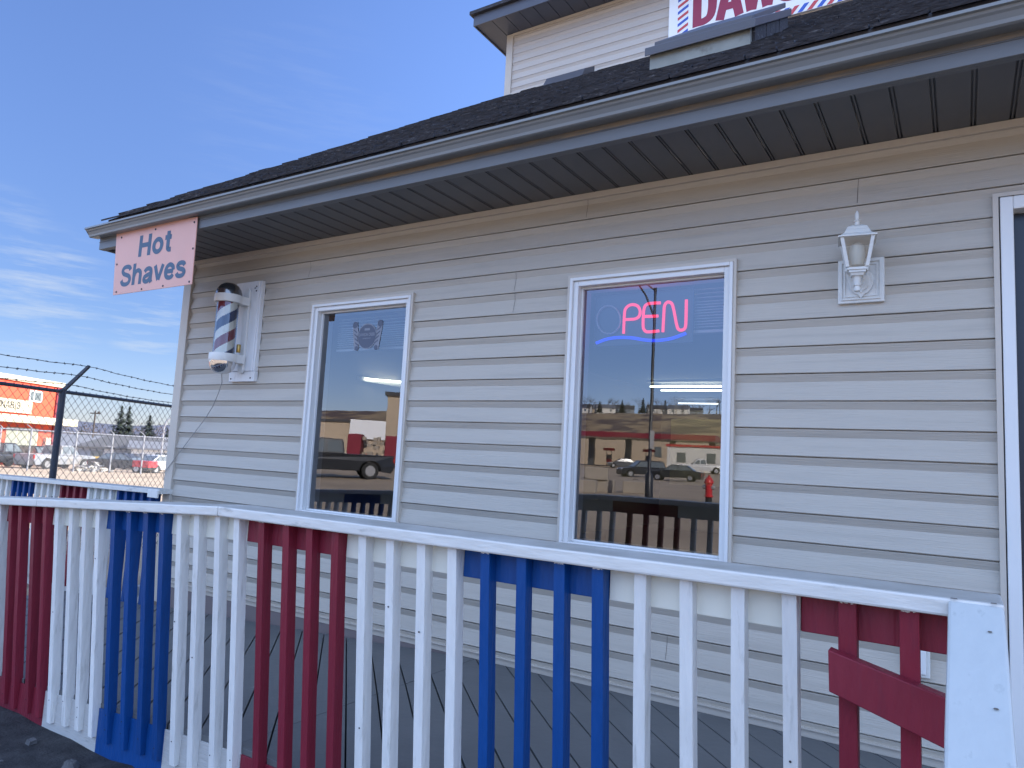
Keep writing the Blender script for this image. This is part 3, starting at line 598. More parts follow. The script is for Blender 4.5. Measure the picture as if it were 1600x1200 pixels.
# ------------------------------------------------------------------ deck and ramp
def dzf(x): return 0.0 if x > -.93 else (x + .93) * .0535
deck = thing('wooden_ramp_deck', 'grey painted wooden deck with diagonal boards, ramping down along the shop wall', 'deck')
DY0, DY1 = -1.445, -.028
def clip(poly, a, b, c):   # keep a*x+b*y<=c
    out = []
    for i in range(len(poly)):
        p, q = poly[i], poly[(i + 1) % len(poly)]; dp_ = a * p[0] + b * p[1] - c; dq = a * q[0] + b * q[1] - c
        if dp_ <= 0: out.append(p)
        if dp_ * dq < 0: t_ = dp_ / (dp_ - dq); out.append((p[0] + (q[0] - p[0]) * t_, p[1] + (q[1] - p[1]) * t_))
    return out
db = MB(); wb = .181
for (xa, xb) in ((-4.9, -.932), (-.928, 2.6)):
    k = -45
    while k < 40:
        lo = -.587 + k * wb + .0045; hi = lo + wb - .009
        P = [(xa, DY0), (xb, DY0), (xb, DY1), (xa, DY1)]
        P = clip(P, 1, 1, hi); P = clip(P, -1, -1, -lo) if len(P) > 2 else P
        if len(P) > 2:
            n_ = len(P); t_ = random.uniform(-.0008, .0008)
            db.add([(p[0], p[1], dzf(p[0]) - .03) for p in P] + [(p[0], p[1], dzf(p[0]) + t_) for p in P], [tuple(range(n_ - 1, -1, -1)), tuple(range(n_, 2 * n_))] + [(i, (i + 1) % n_, n_ + (i + 1) % n_, n_ + i) for i in range(n_)])
        k += 1
db.build('deck_boards', M['deck'], deck, bevel=.002)
dk = MB(); dk.hexa([(-4.9, DY0 + .01, dzf(-4.9) - .2), (-.93, DY0 + .01, -.2), (-.93, -.03, -.2), (-4.9, -.03, dzf(-4.9) - .2), (-4.9, DY0 + .01, dzf(-4.9) - .034), (-.93, DY0 + .01, -.034), (-.93, -.03, -.034), (-4.9, -.03, dzf(-4.9) - .034)])
dk.box(-.929, 2.6, DY0 + .01, -.03, -.2, -.034); dk.build('deck_frame', M['dark'], deck)

# ------------------------------------------------------------------ railings
def beam(mb, x0, x1, y0, y1, f0, f1):   # follows the slope between x0 and x1
    mb.hexa([(x0, y0, f0(x0)), (x1, y0, f0(x1)), (x1, y1, f0(x1)), (x0, y1, f0(x0)), (x0, y0, f1(x0)), (x1, y0, f1(x1)), (x1, y1, f1(x1)), (x0, y1, f1(x0))])
def wobble_beam(mb, x0, x1, y0, y1, f0, f1, n=24):
    for i in range(n + 1): pass
    rings = []
    for i in range(n + 1):
        x = x0 + (x1 - x0) * i / n; w1 = .0016 * mn.noise(Vector((x * 5, y0, 1))); w2 = .0016 * mn.noise(Vector((x * 5, y0, 7)))
        rings.append([(x, y0 + w1, f0(x)), (x, y1, f0(x)), (x, y1, f1(x) + w2), (x, y0 + w1, f1(x) + w2)])
    vs = [q for r in rings for q in r]; fs = [(3, 2, 1, 0), tuple(n * 4 + j for j in range(4))]
    for i in range(n):
        for j in range(4): fs.append((i * 4 + j, i * 4 + (j + 1) % 4, (i + 1) * 4 + (j + 1) % 4, (i + 1) * 4 + j))
    mb.add(vs, fs)
rail = thing('front_railing', 'red, white and blue striped wooden railing in front of the shop windows', 'railing', (0, 0, 0))
BX0 = -5.113
rt = lambda x: .803 if x > -.98 else .803 + (x + .98) * .0525
for (a, b) in ((BX0 - .05, -4.0), (-3.997, -2.236), (-2.233, -.984), (-.980, 1.236)):
    mb = MB(); wobble_beam(mb, a, b, -1.562, -1.42, lambda x: rt(x) - .034, rt); mb.build('top_rail', M['railtop'], rail, bevel=.005)
BX = [('blue', [-5.113, -5.006, -4.899, -4.792]), ('white', [-4.685, -4.578, -4.471, -4.364]), ('red', [-4.257, -4.15, -4.043, -3.936]), ('white', [-3.829, -3.722, -3.615, -3.508]), ('blue', [-3.401, -3.294, -3.187, -3.08]), ('white', [-2.973, -2.866, -2.759, -2.652]), ('red', [-2.545, -2.453, -2.329, -2.227]), ('white', [-2.123, -2.006, -1.9, -1.797]), ('blue', [-1.682, -1.571, -1.457, -1.352]), ('white', [-1.245, -1.142, -1.023, -0.919]), ('red', [-0.792, -0.673, -0.564, -0.452]), ('white', [-0.34, -0.23, -0.116, -0.009]), ('blue', [0.1, 0.211, 0.32, 0.424]), ('white', [0.532, 0.639, 0.753, 0.857]), ('red', [0.964, 1.071])]
gb = []
for i, (c, L_) in enumerate(BX):
    pass
gb = [BX[0][1][0] - .03] + [BX[i][1][-1] + .031 for i in range(len(BX) - 1)] + [1.236]
for i, (c, L_) in enumerate(BX):
    a, b = gb[i] + .0008, gb[i + 1] - .0008
    brd = MB(); beam(brd, a, b, -1.5035, -1.470, lambda x: rt(x) - .113, lambda x: rt(x) - .0345)
    brd.build('backing_board', M['cream'] if c == 'white' else M[c], rail, bevel=.002)
    rim = MB(); beam(rim, a, b, -1.4518, -1.4455, lambda x: dzf(x) - .26, lambda x: dzf(x) - .018)
    rim.build('rim_board', M['bluegrey'] if c == 'white' else M[c], rail, bevel=.0015)
    for x in L_:
        mb = MB(); wx = .0295 + random.uniform(-.001, .001); lean = random.uniform(-.004, .004); bot = dzf(x) - .126 + random.uniform(-.006, .006)
        tp = rt(x) - .0348; n_ = 12; vs = []; fs = []
        sh_ = .010 if c == 'red' and x > .9 else 0
        for q in range(n_ + 1):
            t_ = q / n_; z = bot + (tp - bot) * t_; dx = lean * (1 - t_) + .0012 * mn.noise(Vector((x * 9, z * 3, 0))); dy = .001 * mn.noise(Vector((x * 7, z * 3, 5)))
            ty = .075 * (.77 - z); vs += [(x + dx, -1.540 + dy + ty, z), (x + dx + wx + sh_ * .4, -1.540 + dy + ty, z), (x + dx + wx + sh_ * .4, -1.5045 + ty, z), (x + dx, -1.5045 + ty, z)]
        fs = [(3, 2, 1, 0), tuple(n_ * 4 + j for j in range(4))] + [(q * 4 + j, q * 4 + (j + 1) % 4, q * 4 + 4 + (j + 1) % 4, q * 4 + 4 + j) for q in range(n_) for j in range(4)]
        mb.add(vs, fs); mb.cur = 1
        for zz in (dzf(x) - .03, dzf(x) - .075):
            if random.random() < .5: mb.lathe([(.0024, 0), (.0024, -.0012)], (x + .012 + random.uniform(-.003, .006), -1.5405 + .075 * (.77 - zz), zz + random.uniform(-.01, .01)), 8, 'y')
        if c == 'white' and random.random() < .35: zz = random.uniform(.15, .6); mb.lathe([(.0032, 0), (.002, -.001)], (x + random.uniform(.008, .022), -1.5415 + .075 * (.77 - zz), zz), 7, 'y')
        if c != 'white' and random.random() < .7 and x > -1.6:
            mb.cur = 2; zt = tp - .0006
            for q in range(5):
                xx = x + .003 + q * .005; a_, b_ = random.uniform(.0008, .0045), random.uniform(.0008, .0045)
                mb.add([(xx, -1.5412, zt - a_), (xx + .005, -1.5412, zt - b_), (xx + .005, -1.5412, zt), (xx, -1.5412, zt)], [(0, 1, 2, 3)])
        mb.build('baluster', None, rail, bevel=.0025, mats=[M[c], M['screw'], M['white']])
# sloping brace board nailed across the last red balusters
br_ = MB(); br_.hexa([(.952, -1.568, .598), (1.20, -1.562, .520), (1.20, -1.526, .520), (.952, -1.532, .598), (.950, -1.568, .676), (1.20, -1.562, .612), (1.20, -1.526, .612), (.950, -1.532, .676)])
br_.build('brace_board', M['red'], rail, bevel=.002)
# stair hand rail that leaves the corner toward the street
hr = MB(); x0, x1 = 1.150, 1.235; vs = []; n_ = 16; sl = .50
for q in range(n_ + 1):
    t_ = q / n_; y = -1.563 - t_ * .95; z = .800 - (t_ * .95) * sl; wv = .002 * mn.noise(Vector((0, y * 4, 2)))
    vs += [(x0 + wv, y, z - .036), (x1 + wv, y, z - .036), (x1 + wv, y, z), (x0 + wv, y, z)]
hr.add(vs, [(3, 2, 1, 0), tuple(n_ * 4 + j for j in range(4))] + [(q * 4 + j, q * 4 + (j + 1) % 4, q * 4 + 4 + (j + 1) % 4, q * 4 + 4 + j) for q in range(n_) for j in range(4)])
hr.build('stair_hand_rail', M['railend'], rail, bevel=.005)
ps = MB(); ps.box(1.155, 1.225, -1.4995, -1.43, -.4, .768); ps.build('post', M['white'], rail, bevel=.003); ps = MB(); ps.box(1.155, 1.225, -2.50, -2.43, -.5, .28); ps.build('post', M['white'], rail, bevel=.003)
for (x, y, s1) in ((1.154, -1.566, .012), (1.215, -1.566, .010)):
    cb = MB(); cb.add([(x, y, .8046 - (-1.563 - y) * .5), (x + s1, y - .002, .8048 - (-1.563 - y) * .5), (x + s1 * .9, y + .004, .8045), (x + s1 * .1, y + .0035, .8045)], [(0, 1, 2, 3)]); cb.build('bare_wood_spot', M['bare'], rail)
for (x, y) in ((1.212, -1.635), (1.214, -1.80)):
    cb = MB(); zz = .8015 - (-1.563 - y) * .5; cb.lathe([(.0035, .0), (.003, .001)], (x, y, zz), 8); cb.build('nail_head', M['bare'], rail)

# far railing on the wall side of the ramp, past the building corner
rail2 = thing('rear_railing', 'lower red, white and blue railing past the shop corner beside the chain-link fence', 'railing', (0, 0, 0))
r2 = lambda x: .672 + (x + 3.8) * .014
for (a, b) in ((-8.2, -6.05), (-6.046, -3.652)):
    mb = MB(); beam(mb, a, b, -.12, .02, lambda x: r2(x) - .034, r2); mb.build('top_rail', M['railtop'], rail2, bevel=.004)
mb = MB(); mb.box(-3.775, -3.652, -.134, -.1205, .612, .668); mb.build('rail_end_block', M['white'], rail2, bevel=.003)
x = -3.815 - .03; seq = ['blue'] * 5 + ['white'] * 4 + ['red'] * 4 + ['white'] * 4 + ['blue'] * 4 + ['white'] * 4 + ['red'] * 4
k = 0; gs = x + .05; prev = seq[0]
for c in seq + [None]:
    if c != prev:
        brd = MB(); beam(brd, x + .065, gs - .001, -.048, -.014, lambda q: r2(q) - .140, lambda q: r2(q) - .0345); brd.build('backing_board', M['cream'] if prev == 'white' else M[prev], rail2); gs = x + .065; prev = c
    if c is None: break
    mb = MB(); ln = random.uniform(-.006, .006); mb.hexa([(x + ln, -.078, -.17), (x + ln + .032, -.078, -.17), (x + ln + .032, -.0485, -.17), (x + ln, -.0485, -.17), (x, -.078, r2(x) - .036), (x + .032, -.078, r2(x) - .036), (x + .032, -.0485, r2(x) - .036), (x, -.0485, r2(x) - .036)])
    mb.build('baluster', M[c], rail2, bevel=.002); x -= .106
mb = MB(); mb.box(-4.0 - .0, -3.90, -.03, .02, -.25, -.05); beam(mb, -7.4, -3.76, -.046, -.012, lambda q: -.24, lambda q: -.12); mb.build('rim_board', M['bluegrey'], rail2)
mb = MB(); mb.box(-6.12, -6.04, -.011, .07, -.3, r2(-6.1) - .036); mb.build('post', M['white'], rail2)

# ------------------------------------------------------------------ wall mounted things
# wall lantern
lan = thing('wall_lantern', 'white coach lantern on a square mounting block between the right window and the door', 'lamp', (0, 0, 0))
mb = MB(); mb.box(.757, .925, -.034, -.010, 1.708, 1.888); mb.build('mounting_block', M['lampwhite'], lan, bevel=.003)
mb = MB(); 
for (a, h) in ((.012, .004), (.024, .0025)):
    x0, x1, z0, z1 = .757 + a, .925 - a, 1.708 + a, 1.888 - a
    mb.box(x0, x1, -.034 - h - .002, -.0345, z0, z0 + .004); mb.box(x0, x1, -.034 - h - .002, -.0345, z1 - .004, z1); mb.box(x0, x0 + .004, -.034 - h - .002, -.0345, z0 + .004, z1 - .004); mb.box(x1 - .004, x1, -.034 - h - .002, -.0345, z0 + .004, z1 - .004)
mb.build('block_moulding', M['lampwhite'], lan)
pts = []
for i in range(24):
    a = 2 * math.pi * i / 24 + math.pi / 2; rx = .044; rzz = .055 * (1 + (.25 if abs(math.sin(a)) > .97 else 0))
    pts.append((.843 + rx * math.cos(a), 1.792 + rzz * math.sin(a)))
mb = MB(); mb.prism(pts, -.044, -.0385, 'y'); mb.prism([(.843 + (p[0] - .843) * .72, 1.792 + (p[1] - 1.792) * .72) for p in pts], -.050, -.0445, 'y'); mb.build('backplate', M['lampwhite'], lan, bevel=.002)
lx, ly = .838, -.125
mb = MB(); mb.tube([(.843, -.045, 1.795), (.842, -.07, 1.778), (.840, -.10, 1.765), (lx, ly, 1.768)], [.012, .010, .010, .011], 10); mb.build('arm', M['lampwhite'], lan, smooth=True)
mb = MB(); mb.lathe([(.004, -.062), (.012, -.058), (.0135, -.050), (.009, -.040), (.013, -.036), (.013, -.030), (.014, -.005), (.018, .0)], (lx, ly, 1.792), 16); mb.build('stem', M['lampwhite'], lan, smooth=True)
TL = Matrix.Translation((lx, ly, 0)) @ Matrix.Rotation(R(8), 4, 'Z')
def sq(mb, w0, z0, w1, z1):
    mb.hexa([(-w0, -w0, z0), (w0, -w0, z0), (w0, w0, z0), (-w0, w0, z0), (-w1, -w1, z1), (w1, -w1, z1), (w1, w1, z1), (-w1, w1, z1)])
mb = MB(); sq(mb, .021, 1.792, .026, 1.803); sq(mb, .030, 1.803, .030, 1.812); sq(mb, .035, 1.812, .035, 1.822); 
zb, zt, wb_, wt = 1.822, 1.936, .034, .054
for (sx, sy) in ((-1, -1), (1, -1), (1, 1), (-1, 1)):
    e_ = .0065
    mb.hexa([(sx * wb_ - e_ / 1, sy * wb_ - e_, zb), (sx * wb_ + e_, sy * wb_ - e_, zb), (sx * wb_ + e_, sy * wb_ + e_, zb), (sx * wb_ - e_, sy * wb_ + e_, zb), (sx * wt - e_, sy * wt - e_, zt), (sx * wt + e_, sy * wt - e_, zt), (sx * wt + e_, sy * wt + e_, zt), (sx * wt - e_, sy * wt + e_, zt)])
mb.build('cage', M['lampwhite'], lan, T=TL, bevel=.001)
mb = MB()
for (ax, sg) in ((0, -1), (0, 1), (1, -1), (1, 1)):
    p = [(-wb_, sg * wb_, zb), (wb_, sg * wb_, zb), (wt, sg * wt, zt), (-wt, sg * wt, zt)]
    if ax: p = [(q[1], q[0], q[2]) for q in p]
    mb.add(p, [(0, 1, 2, 3)])
mb.build('glass_panes', M['tubeglass'], lan, T=TL)
mb = MB(); mb.lathe([(.012, 0), (.022, .006), (.026, .02), (.030, .05), (.028, .080), (.016, .092)], (lx, ly, 1.83), 16); mb.build('bulb', M['frost'], lan, smooth=True)
mb = MB(); sq(mb, .068, 1.936, .068, 1.942); sq(mb, .064, 1.942, .048, 1.955); sq(mb, .048, 1.955, .040, 1.972); sq(mb, .040, 1.972, .034, 1.985); sq(mb, .034, 1.985, .016, 1.995); mb.build('roof', M['lampwhite'], lan, T=TL, bevel=.0015)
mb = MB(); mb.lathe([(.014, 1.994), (.009, 2.000), (.009, 2.010), (.013, 2.013), (.013, 2.016), (.006, 2.020), (.008, 2.032), (.007, 2.046), (.002, 2.057)], (lx, ly, 0), 14); mb.build('finial', M['lampwhite'], lan, smooth=True)

# outlet cover low on the wall
ob = thing('outlet_cover', 'small white electrical outlet cover low on the siding behind the last red balusters', 'outlet')
mb = MB(); mb.box(.985, 1.068, -.042, -.010, .305, .415); mb.build('plate', M['lampwhite'], ob, bevel=.003)
mb = MB(); mb.box(.997, 1.056, -.050, -.0425, .317, .403); mb.build('flap', M['vinylwhite'], ob, bevel=.003)

# barber pole
bp = thing('barber_pole', 'striped barber pole with chrome ends on a white board near the shop corner', 'barber pole')
mb = MB(); mb.box(-3.088, -2.845, -.056, -.018, 1.515, 2.135); mb.box(-3.090, -2.825, -.050, -.018, 1.445, 1.514); mb.box(-2.8445, -2.828, -.05, -.018, 1.515, 2.135)
mb.build('mounting_board', M['boardwhite'], bp, bevel=.003)
mb = MB()
for (x, z) in ((-3.065, 2.105), (-3.065, 1.465), (-2.86, 1.468), (-2.885, 2.085), (-2.87, 2.065), (-2.87, 2.095)): mb.lathe([(.006, 0), (.005, -.003)], (x, -.0565 if z > 1.5 else -.0505, z), 8, 'y')
mb.build('screws', M['screw'], bp)
px_, py_ = -2.975, -.190; pr_ = .070
mb = MB(); mb.box(-2.968, -2.918, -.075, -.0565, 1.52, 2.06); mb.lathe([(.026, 0), (.026, -.016)], (-2.943, -.058, 2.06), 14, 'y'); mb.lathe([(.026, 0), (.026, -.016)], (-2.943, -.058, 1.52), 14, 'y'); mb.build('bracket_bar', M['offwhite'], bp, bevel=.003)
# striped cylinder: helix coloured by face
mb = MB(); n_ = 96; nzr = 90; z0, z1 = 1.60, 1.975; vs = []; 
for i in range(nzr + 1):
    for j in range(n_): a = 2 * math.pi * j / n_; vs.append((px_ + pr_ * .90 * math.cos(a), py_ + pr_ * .90 * math.sin(a), z0 + (z1 - z0) * i / nzr))
pitch_ = .262
for i in range(nzr):
    for j in range(n_):
        z = z0 + (z1 - z0) * (i + .5) / nzr; a = (j + .5) / n_
        ph = ((z - 1.60) / pitch_ - a * 1.0 + .12) % 1.0
        mb.mi.append(1 if ph < .27 else (0 if ph < .5 else (2 if ph < .77 else 0)))
        mb.f.append((i * n_ + j, i * n_ + (j + 1) % n_, (i + 1) * n_ + (j + 1) % n_, (i + 1) * n_ + j))
mb.v = vs; o = mb.build('striped_cylinder', None, bp, mats=[M['polewhite'], M['navy'], M['polered']])
o.data.polygons.foreach_set('use_smooth', [True] * len(o.data.polygons))
mb = MB(); n_ = 40; vs = []
for z in (z0, z1):
    for j in range(n_): a = 2 * math.pi * j / n_; vs.append((px_ + pr_ * math.cos(a), py_ + pr_ * math.sin(a), z))
mb.add(vs, [(j, (j + 1) % n_, n_ + (j + 1) % n_, n_ + j) for j in range(n_)]); mb.build('glass_tube', M['tubeglass'], bp, smooth=True)
for (zc_, nm) in ((1.985, 1), (1.588, 0)):
    mb = MB(); mb.lathe([(.070, -.026), (.088, -.026), (.090, -.022), (.090, .022), (.088, .026), (.070, .026)], (px_, py_, zc_), 40)
    mb.box(px_ - .005, px_ + .072, py_ + .04, -.0755, zc_ - .028, zc_ + .026); mb.build('clamp_band', M['offwhite'], bp, smooth=True)
mb = MB(); mb.lathe([(.084, 0), (.083, .018), (.076, .042), (.060, .066), (.036, .082), (.001, .088)], (px_, py_, 2.009), 32); mb.build('top_dome', M['steelcap'], bp, smooth=True)
mb = MB(); mb.lathe([(.001, -.088), (.036, -.082), (.060, -.068), (.076, -.045), (.083, -.02), (.084, 0)], (px_, py_, 1.564), 32); mb.build('bottom_dome', M['chrome'], bp, smooth=True)
mb = MB(); mb.lathe([(.012, 0), (.014, .004), (.014, .05), (.012, .055)], (-2.925, -.115, 1.632), 12); mb.build('brass_lock', M['brass'], bp, smooth=True)
mb = MB(); mb.tube([(px_, py_, 1.49), (-3.017, -.15, 1.43), (-3.103, -.11, 1.357), (-3.204, -.07, 1.277), (-3.307, -.045, 1.198), (-3.385, -.036, 1.135), (-3.464, -.034, 1.065), (-3.543, -.034, .989), (-3.63, -.036, .905), (-3.693, -.044, .831), (-3.745, -.044, .78), (-3.755, -.02, .70), (-3.755, -.01, .3)], .0024, 6); mb.build('power_cord', M['wire'], bp, smooth=True)

# hot shaves sign
hs = thing('hot_shaves_sign', 'faded pink sign with blue lettering Hot Shaves hanging at the gutter end', 'sign')
YS = EY - .0205
mb = MB(); mb.hexa([(-3.698, YS - .006, 1.985), (-2.812, YS - .006, 1.982), (-2.812, YS, 1.982), (-3.698, YS, 1.985), (-3.742, YS - .006, 2.437), (-2.822, YS - .006, 2.412), (-2.822, YS, 2.412), (-3.742, YS, 2.437)]); mb.build('sign_board', M['signpink'], hs, bevel=.001)
lettering('lettering', 'Hot', -3.447, -3.068, 2.222, .146, YS - .0064, M['signblue'], hs, wt=.255)
lettering('lettering', 'Shaves', -3.632, -2.885, 2.035, .146, YS - .0064, M['signblue'], hs, wt=.235)
mb = MB()
for (x, z) in ((-3.668, 2.385), (-3.267, 2.39), (-2.848, 2.38), (-2.835, 2.21), (-2.839, 2.0), (-3.117, 1.998), (-3.356, 1.998), (-3.66, 2.004), (-3.69, 2.198)): mb.lathe([(.0075, 0), (.006, -.003)], (x, YS - .0062, z), 8, 'y')
mb.build('screws', M['screw'], hs)

# upper big sign
bs = thing('rooftop_shop_sign', 'large white sign with dark red letters and striped border on the upper wall', 'sign')
SX0, SX1, SZ0, SZ1 = -1.545, 2.05, 5.66, 6.46; SY = UY - .07
mb = MB(); mb.box(SX0, SX1, SY, UY - .026, SZ0, SZ1); mb.build('sign_board', M['signwhite'], bs, bevel=.002)
lettering('lettering', 'DAWSON CREEK', -1.262, 1.76, 5.823, .46, SY - .0015, M['signred'], bs, wt=.21)
mb = MB(); cols = [1, 0, 2, 0]; 
x = -1.50 + .95; i = 0
while x < SX1 - .1:
    c = [0, 1][i % 2]; mb.cur = c
    mb.add([(x, SY - .002, SZ0 + .004), (x + .048, SY - .002, SZ0 + .004), (x + .115, SY - .002, SZ0 + .085), (x + .067, SY - .002, SZ0 + .085)], [(0, 1, 2, 3)]); x += .092; i += 1
mb.build('bottom_border', None, bs, mats=[M['sgblue'], M['sgred']]); mb = MB()
z = SZ0 + .08; i = 0
while z < SZ1 - .22:
    mb.cur = i % 2; mb.add([(-1.44, SY - .002, z), (-1.32, SY - .002, z + .062), (-1.32, SY - .002, z + .097), (-1.44, SY - .002, z + .035)], [(0, 1, 2, 3)]); z += .072; i += 1
mb.build('side_border', None, bs, mats=[M['sgblue'], M['sgred']])
mb = MB(); mb.box(-1.46, -1.30, SY - .004, SY - .0005, SZ1 - .2, SZ1 - .18); mb.lathe([(.06, 0), (.06, -.004)], (-1.38, SY - .0005, SZ1 - .12), 20, 'y'); mb.build('pole_head_emblem', M['navy'], bs)

# neon open sign hanging inside the right window
ns = thing('neon_open_sign', 'lit pink OPEN sign, its O dark, above a blue underline inside the right window', 'sign')
NY = .085
mb = MB(); mb.box(-.397, .118, NY + .014, NY + .022, 1.60, 1.868); mb.build('backing_panel', M['neonback'], ns, bevel=.006)
def NP(x, y): 
    r_ = ray(900 + x / 6.667, 430 + y / 6.667); t_ = (NY - CP.y) / r_.y; return CP + r_ * t_
def curve(pts, steps=8):
    P = [NP(*p) for p in pts]; out = []
    for i in range(len(P) - 1):
        p0, p1, p2, p3 = P[max(i - 1, 0)], P[i], P[i + 1], P[min(i + 2, len(P) - 1)]
        for s in range(steps):
            t_ = s / steps; out.append(.5 * ((2 * p1) + (p2 - p0) * t_ + (2 * p0 - 5 * p1 + 4 * p2 - p3) * t_ * t_ + (3 * p1 - p0 - 3 * p2 + p3) * t_ ** 3))
    out.append(P[-1]); return out
def neon(name, lst, m_, r=.0074):
    mb = MB()
    for pts in lst: mb.tube(curve(pts), r, 8)
    return mb.build(name, m_, ns, smooth=True)
circ = [(340 + 122 * math.cos(a), 465 + 145 * math.sin(a)) for a in [2 * math.pi * i / 16 for i in range(17)]]
neon('letter_tube', [circ], M['neonoff'], .0045)
neon('letter_tube', [[(495, 608), (505, 400), (520, 345), (560, 312), (610, 308), (650, 330), (668, 380), (655, 430), (615, 455), (560, 460), (510, 462)]], M['neonpink'])
neon('letter_tube', [[(880, 288), (790, 292), (735, 305), (710, 345), (700, 440), (700, 540), (715, 575), (750, 590), (865, 580)], [(705, 430), (780, 428), (855, 425)]], M['neonpink'])
neon('letter_tube', [[(905, 592), (915, 400), (922, 320), (945, 285), (970, 280), (1000, 300), (1020, 370), (1045, 500), (1065, 560), (1100, 572), (1135, 550), (1145, 480), (1150, 255)]], M['neonpink'])
neon('underline_tube', [[(210, 708), (300, 672), (400, 652), (500, 648), (600, 655), (700, 672), (800, 680), (900, 675), (1000, 657), (1080, 630), (1145, 606)]], M['neonblue'], .0076)
mb = MB(); mb.tube([(-.32, NY + .01, 1.868), (-.32, NY + .01, 1.89)], .002); mb.tube([(.05, NY + .01, 1.868), (.05, NY + .01, 1.89)], .002); mb.build('hanging_chain', M['chrome'], ns)

# window sticker
dc = thing('window_sticker', 'pale round barbershop emblem sticker at the top of the left window', 'sticker')
YD = .0195; ccx, ccz = -1.888, 1.716
M['stick'] = mat('sticker_pale', (0.24, 0.26, 0.31), 0.6); M['stickd'] = mat('sticker_dark', (0.09, 0.11, 0.16), 0.6)
mb = MB(); mb.lathe([(.079, 0), (.079, -.0004)], (ccx, YD, ccz), 40, 'y')
mb.prism([(ccx - .125, ccz + .075), (ccx - .085, ccz + .095), (ccx - .062, ccz - .07), (ccx - .10, ccz - .085)], YD - .0004, YD, 'y'); mb.prism([(ccx + .085, ccz + .095), (ccx + .125, ccz + .075), (ccx + .10, ccz - .085), (ccx + .062, ccz - .07)], YD - .0004, YD, 'y')
mb.build('outline', M['stick'], dc)
mb = MB(); mb.lathe([(.073, 0), (.073, -.0004)], (ccx, YD - .0006, ccz), 40, 'y')
for sgn in (-1, 1):
    mb.lathe([(.021, 0), (.021, -.0004)], (ccx + sgn * .104, YD - .0006, ccz + .075), 14, 'y'); mb.lathe([(.015, 0), (.015, -.0004)], (ccx + sgn * .080, YD - .0006, ccz - .072), 14, 'y')
    for i in range(4): zz = ccz + .04 - i * .027; xx = ccx + sgn * (.098 - i * .006); mb.prism([(xx - .014, zz - .009 * sgn), (xx + .014, zz + .009 * sgn), (xx + .014, zz + .018 * sgn), (xx - .014, zz)], YD - .001, YD - .0006, 'y')
mb.build('disc', M['stickd'], dc)
text('lettering', 'DAWSON CREEK', .026, M['stick'], dc, face_y(ccx, YD - .0014, ccz + .002), off=.0006, sx=.66, ext=.0002)
text('lettering', 'BARBERSHOP', .012, M['stick'], dc, face_y(ccx, YD - .0014, ccz - .017), off=.0002, sx=.9, ext=.0002)
mb = MB(); mb.box(ccx - .022, ccx + .022, YD - .0012, YD - .0011, ccz + .036, ccz + .05); mb.build('plaque', M['stick'], dc)

# interior lights and the pale panel seen through the glass
ceil_spots = [((-3.06, 7.67, 2.3), (-1.94, 7.77, 2.3), 'tube', 'warm twin tube ceiling light, nearer one seen through the right window'), ((-3.5, 10.3, 2.28), (-2.75, 10.4, 2.28), 'tube2', 'cool dim ceiling light farther back behind the right window')]
for (a, b, mk, lb) in ceil_spots:
    tg = thing('ceiling_light', lb, 'ceiling light')
    sp2 = .55
    mb = MB(); mb.box(min(a[0], b[0]) - .05, b[0] + .05, a[1] - .05, b[1] + .60, 2.365, 2.398); mb.build('housing', M['vinylwhite'], tg)
    mb = MB(); mb.tube([a, b], .013, 8); mb.build('tube', M[mk], tg)
    if mk == 'tube': mb = MB(); mb.tube([(a[0] - .02, a[1] + sp2, a[2]), (b[0], b[1] + sp2, b[2])], .013, 8); mb.build('tube', M[mk], tg)
def onx(u, v, X): r_ = ray(u, v); t_ = (X - CP.x) / r_.x; return CP + r_ * t_
tg = thing('mirror_light', 'thin warm light strip on the inside wall seen in the left window', 'wall light')
pa, pb = onx(571, 592, -3.50), onx(629, 597, -3.50)
mb = MB(); mb.tube([pa, pb], .010, 8); mb.build('tube', M['tube'], tg)
mb = MB(); mb.box(-3.555, -3.515, min(pa.y, pb.y) - .05, max(pa.y, pb.y) + .05, pa.z - .02, pa.z + .02); mb.build('housing', M['vinylwhite'], tg)
tg = thing('wall_poster', 'cream paper panel on the room divider seen through the right window', 'poster')
mb = MB(); mb.box(-3.02, -2.02, 8.588, 8.599, .75, 1.85); mb.build('paper', M['paperlit'], tg)

# ------------------------------------------------------------------ near chain-link fence with barbed wire
FD = Vector((-.413, .911, 0)).normalized(); FP0 = Vector((-7.655, 1.053, 0)); FN = Vector((FD.y, -FD.x, 0))
if FN.x < 0: FN = -FN
ZT = 1.53; ZB = -.52
fence = thing('chain_link_fence', 'near dark chain-link fence with outward arms and three barbed wires', 'fence', FP0)
fence.location = (0, 0, 0)
def fpt(s, z, o=0): return FP0 + FD * s + FN * o + Vector((0, 0, z))
for s in (-3.0, 0.0, 3.0, 6.0):
    mb = MB(); mb.tube([fpt(s, ZB - .3), fpt(s, ZT + .03)], .037, 12); po = mb.build('post', M['fencedark'], fence, smooth=True)
    mb = MB(); a = fpt(s, ZT + .01); b = fpt(s, ZT + .31, .30); d = (b - a).normalized(); sd_ = FD * .016; up = d.cross(FD).normalized() * .02
    mb.hexa([a - sd_ - up, a + sd_ - up, a + sd_ + up, a - sd_ + up, b - sd_ - up * .7, b + sd_ - up * .7, b + sd_ + up * .7, b - sd_ + up * .7]); mb.build('barb_arm', M['fencedark'], po)
mb = MB(); mb.tube([fpt(-3.6, ZT), fpt(7.0, ZT)], .021, 8); mb.build('top_rail', M['fencedark'], fence, smooth=True)
mb = MB(); hgt = 2.0; dd_ = .112; s = -3.5 - hgt; k = 0
def wire(p, q, r): mb.tube([p, q], r, 4, cap=False)
